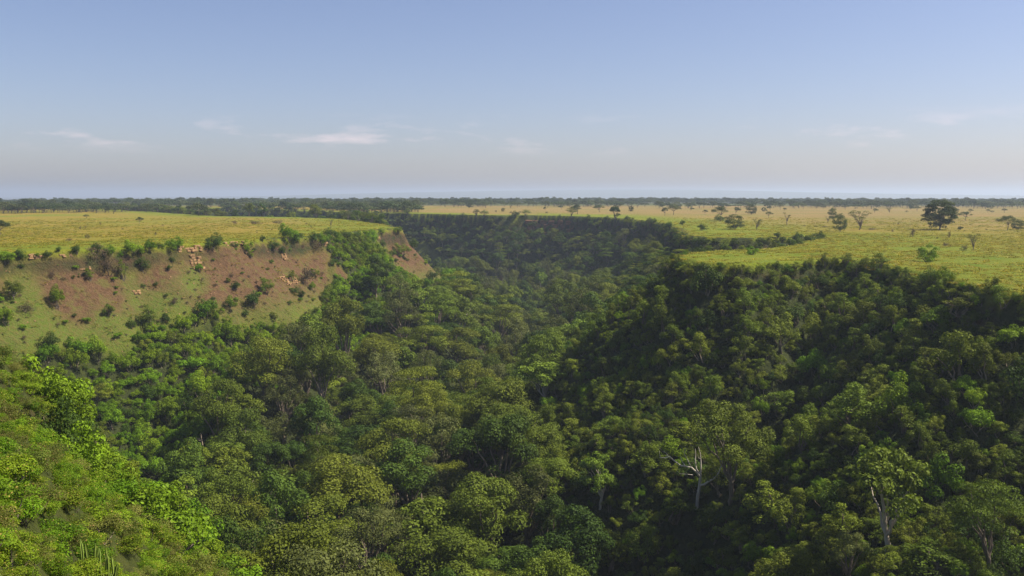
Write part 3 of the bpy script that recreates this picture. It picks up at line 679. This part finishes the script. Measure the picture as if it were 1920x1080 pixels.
# ------------------------------------------------------------------ sandstone outcrops: each ledge block is a piece of its own
def rock_mesh(seed, mat):
    rg = np.random.default_rng(seed); n = 8; a = np.arange(n) / n * 6.283 + rg.uniform(-.25, .25, n)
    q = rg.uniform(.75, 1.05, n); ring = np.stack([np.sign(np.cos(a)) * np.abs(np.cos(a)) ** .6 * q, np.sign(np.sin(a)) * np.abs(np.sin(a)) ** .6 * q], -1) * .5
    V = []
    for zz, s in ((-.5, .9), (-.35, 1.0), (.3, 1.0), (.46, .9), (.5, .55), (.5, .02)):
        V.append(np.concatenate([ring * s, np.full((n, 1), zz) + rg.uniform(-.04, .04, (n, 1))], 1))
    V = np.concatenate(V); Qd = []
    for i in range(5):
        for k in range(n): Qd.append((i * n + k, i * n + (k + 1) % n, (i + 1) * n + (k + 1) % n, (i + 1) * n + k))
    return qmesh('ledge_block', V, np.array(Qd), [mat])
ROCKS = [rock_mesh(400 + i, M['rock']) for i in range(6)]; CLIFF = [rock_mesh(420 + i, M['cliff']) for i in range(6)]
def outcrop(u, v, w, h, rows, label, stones=ROCKS, name='rock_outcrop', fill=.8, sink=.35, cells=None):
    x, y, z = cast(u, v); k = y / FPX
    gx = float(zat(x + 4, y) - zat(x - 4, y)); gyv = float(zat(x, y + 4) - zat(x, y - 4)); ang = math.atan2(-gyv, -gx)      # downhill heading
    e = bpy.data.objects.new(name, None); e.location = (x, y, z); e.rotation_euler = (0, 0, ang); link(e); tag(e, label, 'rock')
    rg = np.random.default_rng(int(u * 7 + v)); W, Ht = w * k, h * k; bh = Ht / rows
    dx, dy = math.cos(ang), math.sin(ang)
    for r_ in range(rows):
        n = max(2, int(round(W / (bh * 2.2)))) if cells is None else cells
        for i in range(n):
            if rg.random() > fill: continue
            s = (i + .5 + rg.uniform(-.2, .2)) / n * W - W / 2; top = Ht / 2 - (r_ + .5) * bh
            # find the slope at this height, straight uphill or downhill of the centre
            best = None
            for q in np.arange(-12, 12, .4):
                px, py = x + dx * q - dy * s, y + dy * q + dx * s; zz = float(zat(px, py))
                dd = abs(zz - (z + top))
                if best is None or dd < best[0]: best = (dd, q)
            o = bpy.data.objects.new('ledge_block', stones[rg.integers(len(stones))]); bw = W / n * rg.uniform(.8, 1.35)
            o.scale = (bw * rg.uniform(.7, 1.1), bw, bh * rg.uniform(.75, 1.1)); o.location = (best[1] - bw * sink * .3 + rg.uniform(-.1, .2), s, top)
            o.rotation_euler = (rg.normal() * .05, rg.normal() * .05, rg.normal() * .15); link(o, e)
outcrop(66, 485, 24, 10, 3, 'small stepped sandstone ledge at the left end of the scar rim')
outcrop(122, 478, 26, 9, 3, 'low pale sandstone ledge on the rim next to the purple-brown bush', fill=.6)
outcrop(355, 470, 56, 12, 3, 'broken sandstone blocks on the rim above the steep ledge cascade', fill=.75)
outcrop(366, 492, 26, 28, 6, 'steep cascade of pale sandstone ledges under the rim', fill=.6)
outcrop(533, 484, 14, 12, 3, 'small pale sandstone knob below the rim bushes')
outcrop(541, 526, 54, 16, 5, 'bright orange sandstone ledges standing out of the scar', fill=.85)
outcrop(440, 458, 60, 8, 2, 'scattered flat stones along the rim in the middle of the scar', fill=.55)
outcrop(160, 508, 24, 6, 2, 'pale flat stones below the small left ledges', fill=.6)
outcrop(256, 548, 14, 8, 2, 'dark overhung stone in the middle of the scar', fill=.9)
outcrop(691, 488, 8, 26, 6, 'tall narrow orange sandstone face in the wooded gully', fill=1.0, cells=2)
outcrop(718, 469, 26, 5, 2, 'thin orange ledge line under the spur rim', fill=.95)
outcrop(708, 448, 16, 8, 3, 'pale broken ledge on the spur rim', fill=.7)
outcrop(610, 458, 20, 8, 2, 'pinkish stones under the rim bushes beside the wooded gully', fill=.7)
def cliff(u0, u1, v0, v1, rows, cols, label, seed):
    x0, y0 = pplane(u0, 405); x1, y1 = pplane(u1, 405)
    e = bpy.data.objects.new('rock_cliff', None); rg = np.random.default_rng(seed); a = np.array([x0, y0]); b = np.array([x1, y1]); k = (y0 + y1) / 2 / FPX
    mid = (a + b) / 2; e.location = (mid[0], mid[1], 0); link(e); tag(e, label, 'cliff'); W = np.linalg.norm(b - a); ang = math.atan2(b[1] - a[1], b[0] - a[0]); e.rotation_euler = (0, 0, ang)
    ztop = -(v0 - 404) * k; bh = (v1 - v0) * k / rows
    for r_ in range(rows):
        for i in range(cols):
            s = (i + .5 + (.25 if r_ % 2 else -.1)) / cols * W - W / 2; zc = ztop - (r_ + .5) * bh
            px, py = mid + np.array([math.cos(ang), math.sin(ang)]) * s; q = 14.0
            for t in np.arange(14, -16, -.4):       # step towards the gorge until the ground is this low
                if float(zat(px - math.sin(ang) * t, py + math.cos(ang) * t)) < zc + bh * .3: q = t; break
            o = bpy.data.objects.new('cliff_block', CLIFF[rg.integers(len(CLIFF))]); o.location = (s, q + 1.5 + rg.uniform(-.4, .4), zc)
            o.scale = (W / cols * rg.uniform(1.05, 1.3), 6.0, bh * rg.uniform(1.0, 1.12)); o.rotation_euler = (rg.normal() * .02, rg.normal() * .02, rg.normal() * .08); link(o, e)
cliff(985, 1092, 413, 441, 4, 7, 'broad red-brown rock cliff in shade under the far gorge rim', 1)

# ------------------------------------------------------------------ euphorbia on the near slope
def euphorbia():
    u0, v0 = 180, 1100
    x, y, z = cast(u0, v0, .4); k = y / FPX
    e = bpy.data.objects.new('euphorbia', None); e.location = (x, y, z); link(e); tag(e, 'clump of upright ribbed green euphorbia stems among the low shrubs', 'cactus-like plant')
    rg = np.random.default_rng(3)
    def stem(u, vt, vb, wpx, dy):
        n = 9; zb = (v0 - vb) * k * .97 - 0.1; zt = (v0 - vt) * k * .97; zs = np.linspace(zb, zt, n); V = []; ns = 10
        for i, zz in enumerate(zs):
            t = i / (n - 1); r = wpx * k / 2 * (1.0 + .10 * math.sin(i * 2.4 + u)) * (1 if t < .85 else (1 - ((t - .85) / .15) ** 2 * .8)) * (.8 + .2 * min(1, t * 4))
            a = np.arange(ns) / ns * 6.283; q = r * np.where(np.arange(ns) % 2 == 0, 1.25, .62)
            V.append(np.stack([(u - u0) * k + (u % 7 - 3) * .035 * t * t + .03 * math.sin(t * 5 + u) + np.cos(a + u) * q, dy + np.sin(a + u) * q, np.full(ns, zz)], -1))
        V.append(np.stack([(u - u0) * k + (u % 7 - 3) * .035 + .03 * math.sin(5 + u) + np.zeros(ns), np.full(ns, dy), np.full(ns, zt + .01)], -1))
        V = np.concatenate(V); Qd = [(i * ns + j, i * ns + (j + 1) % ns, (i + 1) * ns + (j + 1) % ns, (i + 1) * ns + j) for i in range(n) for j in range(ns)]
        link(bpy.data.objects.new('stem', qmesh('stem', V, np.array(Qd), [M['cactus']])), e)
    for u, vt, vb, w, dy in ((149, 991, 1100, 5, .3), (162, 1000, 1100, 5, .2), (172, 1003, 1100, 6, .4), (184, 1010, 1100, 6, .3), (192, 1015, 1100, 5, .5), (199, 1019, 1100, 6, .2), (156, 1021, 1100, 8, -.25), (216, 1038, 1100, 6, .1), (143, 1050, 1105, 6, -.3), (183, 1034, 1100, 5, 0),
                             (200, 1050, 1105, 7, -.3), (192, 1058, 1105, 6, -.4), (220, 1061, 1105, 6, -.3), (206, 1030, 1100, 5, .4), (167, 1040, 1100, 5, .1), (213, 1052, 1105, 5, -.1)):
        stem(u, vt, vb, w, dy)
    for i in range(1, 7): TAKEN.append((x * (1 - i * .06), y * (1 - i * .06), 1.7))
    TAKEN.append((x, y, .8))
euphorbia()

# ------------------------------------------------------------------ the forest: darts thrown into the gorge, spaced by kind
cell = 2.0; gridh = {}
def free(x, y, r):
    ci, cj = int(x // cell), int(y // cell); w = int(math.ceil((r + 5) / cell))
    for i in range(ci - w, ci + w + 1):
        for j in range(cj - w, cj + w + 1):
            for (a, b, q) in gridh.get((i, j), ()):
                if (a - x) ** 2 + (b - y) ** 2 < (max(r, q) * .5 + min(r, q) * .5) ** 2: return False
    return True
def put(x, y, r): gridh.setdefault((int(x // cell), int(y // cell)), []).append((x, y, r))
for t in TAKEN: put(*t)
def darts(n, xr, yr, zone, rad):
    xs = rng.uniform(*xr, n); ys = rng.uniform(*yr, n); zs = zat(xs, ys); W = near(GW, xs, ys); D = near(GD, xs, ys)
    u, v, f = project(xs, ys, zs + 4); vis = (f > 3) & (u > -160) & (u < 2080) & (v > 300) & (v < 1260)
    ok = vis & zone(xs, ys, zs, W, D); out = []
    for i in np.nonzero(ok)[0]:
        r = rad(i, xs, ys, zs)
        if free(xs[i], ys[i], r): put(xs[i], ys[i], r); out.append((xs[i], ys[i], zs[i], r))
    return np.array(out).reshape(-1, 4)
sm = lambda x, y: samp(soil, x, y)
floor_z = -43
P_rim = darts(120000, (-330, 130), (225, 900), lambda x, y, z, W, D: (W == 1) & (D > .2) & (D < 7), lambda i, x, y, z: random.uniform(1.5, 2.6) * (1 + max(0, y[i] - 350) / 550))
P_big = darts(2500, (-120, 60), (90, 480), lambda x, y, z, W, D: (z < floor_z + 6) & ((y > 200) | (x < 4)) & ~((x < -75) & (y < 330)), lambda i, x, y, z: random.uniform(7.2, 10.5))
P_floor = darts(60000, (-230, 130), (20, 900), lambda x, y, z, W, D: (z < floor_z) & (y > 60) & ~((x > 8) & (y < 210)) & ~((x < -75) & (y < 330)), lambda i, x, y, z: random.uniform(4.6, 7.6))
P_floor = np.concatenate([P_big, P_floor])
P_farwall = darts(90000, (-420, 130), (290, 1050), lambda x, y, z, W, D: (z > floor_z) & (z < -1.2) & (sm(x, y) < .25) & ((W == 1) & (y > 310) | (y > 470)), lambda i, x, y, z: random.uniform(3.3, 5.6))
P_left = darts(110000, (-230, 20), (76, 470), lambda x, y, z, W, D: (z < -1.5) & (sm(x, y) < .3) & ((W == 0) & (z > floor_z) | (W == 2) & (z < -8) | (x < -75) & (y < 330)), lambda i, x, y, z: 1.9 + 3.2 * random.random() ** 1.6)
P_right = darts(110000, (-20, 200), (30, 330), lambda x, y, z, W, D: (z < -0.9) & ((W == 1) & (z > floor_z) | (x > 6) & (y < 212)), lambda i, x, y, z: (1.6 + 2.9 * random.random() ** 1.8) * (.62 if z[i] > -5 else 1))
P_left = np.concatenate([P_left, darts(90000, (-230, 20), (76, 470), lambda x, y, z, W, D: (z < -1.5) & (sm(x, y) < .3) & ((W == 0) & (z > floor_z) | (W == 2) & (z < -8) | (x < -75) & (y < 330)), lambda i, x, y, z: random.uniform(1.0, 1.5))])
P_right = np.concatenate([P_right, darts(90000, (-20, 200), (30, 330), lambda x, y, z, W, D: (z < -0.9) & ((W == 1) & (z > floor_z) | (x > 6) & (y < 212)), lambda i, x, y, z: random.uniform(1.0, 1.5))])
P_near = darts(90000, (-75, 30), (6, 130), lambda x, y, z, W, D: (W == 2) & ((z > -14) | (y < 78) & (z > -34)) & (np.hypot(x, y) > 15), lambda i, x, y, z: (.55 + .65 * random.random() ** 1.7) * (1 + y[i] / 110))

def pick_visible(P, H, limit):
    """the largest-showing plants become things; the rest a mass"""
    if len(P) == 0: return [], []
    s = seen(P[:, 0], P[:, 1], P[:, 2] + H * .9); u, v, f = project(P[:, 0], P[:, 1], P[:, 2] + H * .7)
    infr = s & (u > 5) & (u < 1915) & (v < 1075); size = np.where(infr, P[:, 3] / f, 0); o = np.argsort(-size)
    o = [i for i in o if size[i] > 0]; return o[:limit], o[limit:] + list(np.nonzero(size <= 0)[0])
bare = next(o for o in COL.objects if o.name.startswith('bare_tree')).location
sn = next(o for o in COL.objects if o.name == 'snag').location
eu = next(o for o in COL.objects if o.name == 'euphorbia').location
def d2(p, q): return math.hypot(p[0] - q.x, p[1] - q.y)
def where_floor(p):
    if p[1] > 430: return 'on the gorge floor below the shaded red cliff'
    if d2(p, sn) < 22: return 'around the pale broken snag on the gorge floor'
    if p[0] > 12: return 'at the foot of the dark thicket slope'
    if p[0] < -52: return 'on the gorge floor below the sunlit bushes'
    if p[1] > 270: return 'where the gorge floor passes the left grass spur'
    return 'in the middle of the gorge floor forest'
def where_wall(p):
    if p[0] < -60: return 'on the gorge wall behind the left grass plateau'
    if p[0] > 45: return 'on the dark gorge wall by the side ravine'
    return 'on the gorge wall around the shaded red cliff'
def where_right(p):
    if d2(p, bare) < 14: return 'around the bare white-limbed tree on the thicket slope'
    if p[1] > 225: return 'in the side ravine behind the grass tongue'
    if p[2] > -9: return 'at the top of the thicket slope under the grassy rim'
    if p[0] < 32: return 'on the thicket nose that faces the left spur'
    if p[2] < -30: return 'low on the dark thicket slope'
    return 'midway up the dark thicket slope'
def where_left(p):
    d = poly_dist(np.array([p[0]]), np.array([p[1]]), SCAR)[0][0]
    if p[0] > -92 and p[1] > 250: return 'in the wooded gully between the two bare patches'
    if d < 9: return 'along the lower edge of the red scar'
    if p[1] < 135: return 'below the yellow-green near slope'
    if p[2] < -42: return 'low on the sunlit slope by the gorge floor'
    return 'midway down the sunlit slope below the red scar'
def where_near(p):
    if d2(p, eu) < 7: return 'close around the euphorbia stems'
    if p[1] > 55: return 'along the crest of the near slope before the red scar'
    return 'on the near slope above the euphorbia'
def forest_zone(P, zone_label, group, limit, mix, hr, stuff_label, name='forest_tree', sname='forest'):
    H = np.array([random.uniform(*hr) * random.choice((.72, .9, 1.0, 1.1, 1.3)) * (P[i, 3] / 6.0) ** .75 for i in range(len(P))]); kinds = random.choices([m[0] for m in mix], [m[1] for m in mix], k=len(P))
    look = dict(olive='olive-green broad-crowned', dark='dark green dense', grey='grey-green fine-leaved', bigleaf='light green large-leaved', layered='green flat-layered')
    a, b = pick_visible(P, H, limit); var = [random.randrange(9) for _ in P]; rots = rng.uniform(0, 6.28, len(P))
    def dims(i):
        c, t, hh, rr = FOREST[kinds[i]][var[i] % len(FOREST[kinds[i]])]; return c, t, P[i, 3] * .80 / rr, H[i] / hh
    for i in a:
        c, t, sx, sz = dims(i); plant_tree(name, c, t, (P[i, 0], P[i, 1], P[i, 2] - .3), rots[i], sx, sz, look[kinds[i]] + ' tree ' + zone_label(P[i]), 'tree', look[kinds[i]] + ' trees ' + zone_label(P[i]))
    return [(i, *dims(i), P[i], rots[i]) for i in b]
def mass_trees(lst, name, label):
    if not lst: return
    ks = {}; meshes = []
    for it in lst:
        if it[1].name not in ks: ks[it[1].name] = len(meshes); meshes.append(joined(it[1], it[2]))
    scatter(name, meshes, np.array([[it[5][0], it[5][1], it[5][2] - .3] for it in lst]), [it[6] for it in lst], np.array([[it[3], it[3], it[4]] for it in lst]), [ks[it[1].name] for it in lst], label, 'forest')
rest = forest_zone(P_floor, where_floor, '', 290, (('olive', 4), ('dark', 3), ('grey', 2), ('bigleaf', .8), ('layered', .7)), (10.5, 16), '')
mass_trees(rest, 'floor_forest', 'remaining mixed forest filling the far gorge floor')
rest = forest_zone(P_farwall, where_wall, '', 200, (('dark', 4), ('olive', 2), ('layered', 1.2), ('grey', .8)), (7.5, 12), '', 'wall_tree')
mass_trees(rest, 'wall_forest', 'remaining dark forest clothing the far gorge walls')
def bush_zone(P, kindsw, hr, limit, name, label, cat, group, sname, slabel, wide=.86):
    kinds = random.choices([k for k, w in kindsw], [w for k, w in kindsw], k=len(P)); H = np.array([random.uniform(*hr) * P[i, 3] for i in range(len(P))])
    a, b = pick_visible(P, H, limit); sel = [random.randrange(99) for _ in P]; rots = rng.uniform(0, 6.28, len(P))
    def dims(i):
        m, hh, rr = BUSH[kinds[i]][sel[i] % len(BUSH[kinds[i]])]; return m, P[i, 3] * wide / rr, H[i] / hh
    lo, hi = np.quantile([P[i, 3] for i in a], (.33, .7)); big = lambda r: 'small ' if r < lo else 'large ' if r > hi else 'middling '
    for i in a:
        m, sx, sz = dims(i); plant_bush(name, m, (P[i, 0], P[i, 1], P[i, 2] - .15), rots[i], sx, sz, big(P[i, 3]) + label[kinds[i]] + ' ' + group(P[i]), cat, big(P[i, 3]) + label[kinds[i]] + ' group ' + group(P[i]))
    ks = {}; meshes = []; rows = [(i, *dims(i)) for i in b]
    for r_ in rows:
        if r_[1].name not in ks: ks[r_[1].name] = len(meshes); meshes.append(r_[1])
    scatter(sname, meshes, np.array([[P[r_[0], 0], P[r_[0], 1], P[r_[0], 2] - .15] for r_ in rows]).reshape(-1, 3), [rots[r_[0]] for r_ in rows], np.array([[r_[2], r_[2], r_[3]] for r_ in rows]).reshape(-1, 3), [ks[r_[1].name] for r_ in rows], slabel, cat)
bush_zone(P_right, (('slope', 6), ('dull', 1.2), ('bright', 1.3)), (1.0, 1.9), 300, 'thicket_tree', dict(slope='shrubby green tree', dull='dark rounded shrub', bright='bright green shrub'), 'shrub', where_right, 'thicket', 'continuous dark green thicket between the shrubs on the shaded slope')
bush_zone(P_left, (('bright', 7), ('slope', 1.3), ('dull', .5)), (1.15, 1.9), 300, 'leafy_bush', dict(bright='bright green leafy bush', slope='tall mid-green bush', dull='dark green bush'), 'bush', where_left, 'sunlit_scrub', 'continuous bright green scrub between the bushes on the sunlit slope')
def where_rim(p): return 'hanging on the far gorge rim by the side ravine' if p[0] > 45 else 'hanging on the far rim over the shaded red cliff' if p[0] > -40 else 'hanging on the far rim behind the left plateau'
bush_zone(P_rim, (('dull', 3), ('slope', 2)), (1.0, 1.5), 120, 'hanging_bush', dict(dull='dark rounded bush', slope='shrubby green bush'), 'bush', where_rim, 'rim_scrub', 'continuous dark scrub along the far gorge rim')
bush_zone(P_near, (('scrub', 5), ('scrubdull', 2.5)), (.75, 1.25), 260, 'low_shrub', dict(scrub='yellow-green low shrub', scrubdull='dull olive brown-tipped shrub'), 'shrub', where_near, 'near_scrub', 'low yellow-green scrub covering the near slope between the shrubs', wide=.95)

# ------------------------------------------------------------------ far woodland
lowc = []
for i in range(4):
    c, t = tree_meshes('woodland', 500 + i, M['sav'] if i % 2 else M['acacia'], h=9, r=5, base=.35, nclump=16, leaf=.9, per=16, shape='umbrella' if i < 3 else 'dome', limbs=4, csize=(1.0, 1.7)); lowc.append((c, t))
wx, wy = [], []
n = 44000; ys = 560 + rng.random(n) ** 2.0 * 11500; xs = (rng.random(n) * 2 - 1) * .62 * ys
dens = np.where(xs / ys < -.12, sstep(720, 1000, ys + 200 * fbm(xs, ys, 160, 7, 2)), sstep(1000, 1300, ys + 150 * fbm(xs, ys, 200, 8, 2)))
dens = np.where((xs / ys > -.34) & (xs / ys < -.10) & (ys > 690), np.maximum(dens, .9), dens)
dens = dens * sstep(-.25, .15, fbm(xs, ys, 240, 13, 3) + .15)
keep = (rng.random(n) < dens * .8) & (zat(xs, ys) > -8 - 60 * sstep(1200, 8000, np.hypot(xs, ys)) - 30)
xs, ys = xs[keep], ys[keep]; zs = zat(xs, ys)
hs = np.interp(ys, [900, 1600, 4000], [.72, .8, 1.2]) * rng.uniform(.65, 1.0, len(xs)) * (1 + .8 * rng.random(len(xs)) ** 3); ws = rng.uniform(.8, 1.5, len(xs)); kd = rng.integers(0, 4, len(xs)); ro = rng.uniform(0, 6.28, len(xs))
vis = seen(xs, ys, zs + 6); u, v, f = project(xs, ys, zs + 5); sz = np.where(vis & (u > 5) & (u < 1915), ws / f, 0); order = np.argsort(-sz)
ind = order[:130]; mass = order[130:]
for i in ind:
    left = xs[i] < -60
    plant_tree('woodland_tree', *lowc[kd[i]], (xs[i], ys[i], zs[i] - .1), ro[i], ws[i], hs[i], 'hazy tree at the near edge of the woodland behind the left plain' if left else 'hazy tree at the near edge of the woodland behind the straw plain', 'tree', 'edge trees of the left woodland' if left else 'edge trees of the far woodland')
scatter('distant_woodland', [joined(c, t) for c, t in lowc], np.stack([xs[mass], ys[mass], zs[mass] - .1], -1), ro[mass], np.stack([ws[mass], ws[mass], hs[mass]], -1), kd[mass], 'far-off hazy blue-green woodland stretching to the horizon', 'woodland')

# ------------------------------------------------------------------ grass tufts on the plateaus, the rim and the scar
def tuft(seed, n, h, r, mat):
    rg = np.random.default_rng(seed); V = []; 
    for i in range(n):
        a = rg.uniform(0, 6.283); b = np.array([math.cos(a), math.sin(a), 0]) * r * math.sqrt(rg.random()); tip = b * 2.1 + np.array([rg.normal() * .12, rg.normal() * .12, h * rg.uniform(.6, 1.1)])
        s = np.array([-math.sin(a), math.cos(a), 0]) * .05; m = (b + tip) / 2 + [0, 0, h * .08]; V += [b - s, b + s, m + s * .8, m - s * .8, m - s * .8, m + s * .8, tip + s * .1, tip - s * .1]
    return qmesh('tuft', np.array(V), np.arange(len(V)).reshape(-1, 4), [mat])
TUFT = [tuft(600 + i, 22, .34, .6, M['grass']) for i in range(4)]
n = 150000; xs = rng.uniform(-300, 400, n); ys = rng.uniform(120, 760, n); zs = zat(xs, ys)
u, v, f = project(xs, ys, zs); E = near(GE, xs, ys)
ok = (u > -40) & (u < 1960) & ((zs > -1.5) | ((samp(soil, xs, ys) > .4) & (rng.random(n) < .5))) & (near(GW, xs, ys) != 2) & (rng.random(n) < np.clip(1.1 - (f - 120) / 480, 0, 1) * sstep(-.35, .25, fbm(xs, ys, 30, 77, 3) + .25))
xs, ys, zs = xs[ok], ys[ok], zs[ok]; k = len(xs); ss = rng.uniform(.6, 1.25, k)
scatter('grass', TUFT, np.stack([xs, ys, zs - .05], -1), rng.uniform(0, 6.28, k), np.stack([ss * 1.5, ss * 1.5, ss], -1), rng.integers(0, 4, k), 'tall tufted green and golden grass on the plateau and scar', 'grass')

n = 9000; xs = rng.uniform(-230, -20, n); ys = rng.uniform(190, 480, n); ok = (samp(soil, xs, ys) > .5) & (fbm(xs, ys, 9, 15, 3) + rng.normal(size=n) * .25 > 0.05); xs, ys = xs[ok], ys[ok]; zs = zat(xs, ys); k = len(xs)
ss = rng.uniform(.28, .68, k) ** 2
scatter('dwarf_scrub', [BUSH['dull'][0][0], BUSH['dry'][0][0], BUSH['dry'][1][0], BUSH['bright'][0][0]], np.stack([xs, ys, zs - .03], -1), rng.uniform(0, 6.28, k), np.stack([ss, ss, ss * .8], -1), rng.choice([0, 1, 1, 2, 2, 3], k), 'knee-high dwarf scrub and dry herbs speckling the red scar', 'scrub')
n = 5000; xs = rng.uniform(-230, -20, n); ys = rng.uniform(190, 480, n); ok = (samp(soil, xs, ys) > .5) & (fbm(xs, ys, 14, 19, 3) + rng.normal(size=n) * .3 > 0.1); xs, ys = xs[ok], ys[ok]; zs = zat(xs, ys); k = len(xs)
ss = rng.uniform(.2, .75, k) ** 1.5
scatter('scree', ROCKS[:4], np.stack([xs, ys, zs], -1), rng.uniform(0, 6.28, k), np.stack([ss, ss * .8, ss * .6], -1), rng.integers(0, 4, k), 'loose sandstone rubble strewn over the red scar', 'rubble')

# ------------------------------------------------------------------ far lake
m, nn, o = new_mat('lake_water'); p = N(nn, 'ShaderNodeBsdfPrincipled'); p.inputs['Base Color'].default_value = (.10, .15, .20, 1); p.inputs['Roughness'].default_value = .12
tcn = N(nn, 'ShaderNodeTexCoord').outputs['Object']; bmp = N(nn, 'ShaderNodeBump'); bmp.inputs['Strength'].default_value = .15; nn.links.new(noise(nn, tcn, .05, 3), bmp.inputs['Height'])
nn.links.new(bmp.outputs[0], p.inputs['Normal']); nn.links.new(p.outputs[0], o.inputs[0])
ang = np.linspace(0, 6.283, 49)[:-1]; rad = 1 + .25 * np.array([fbm(np.array([math.cos(a) * 3]), np.array([math.sin(a) * 3]), 1.0, 5, 3)[0] for a in ang])
cx, cyy = 1150, 7600; LX = cx + np.cos(ang) * rad * 1150; LY = cyy + np.sin(ang) * rad * 700; lz = float(np.max(zat(LX, LY))) + 1.0
V = np.stack([LX, LY, np.full(48, lz)], -1); V = np.concatenate([V, np.stack([cx + (LX - cx) * .02, cyy + (LY - cyy) * .02, np.full(48, lz)], -1)])
Qd = np.array([(i, (i + 1) % 48, 48 + (i + 1) % 48, 48 + i) for i in range(48)])
tag(link(bpy.data.objects.new('lake', qmesh('lake', V, Qd, [m]))), kind='structure')

# ------------------------------------------------------------------ haze: the air over the whole plain
zlo, zhi = float(GZ.min()) - 1.0, max(float(GZ.max()) + 4.0, 40.0)
m, nn, o = new_mat('hazy_air'); pv = N(nn, 'ShaderNodeVolumePrincipled'); pv.inputs['Color'].default_value = (.68, .80, 1.0, 1); pv.inputs['Density'].default_value = 0.00015; pv.inputs['Anisotropy'].default_value = 0.30
nn.links.new(pv.outputs[0], o.inputs['Volume'])
X, Y0, Y1 = 37500, GY[0] - 300, 37500
V = [(sx * X, yy, zz) for zz in (zlo, zhi) for sx, yy in ((-1, Y0), (1, Y0), (1, Y1), (-1, Y1))]
Qd = [(3, 2, 1, 0), (4, 5, 6, 7), (0, 1, 5, 4), (1, 2, 6, 5), (2, 3, 7, 6), (3, 0, 4, 7)]
tag(link(bpy.data.objects.new('haze', qmesh('haze', np.array(V), np.array(Qd), [m]))), 'thin blue haze lying over the far plain', 'haze', kind='stuff')
print('COUNTS', len(P_floor), len(P_farwall), len(P_left), len(P_right), len(P_near), len(bpy.data.objects), 'tris', sum(len(me.polygons) * 2 for me in bpy.data.meshes), GZ.shape, zlo, zhi)
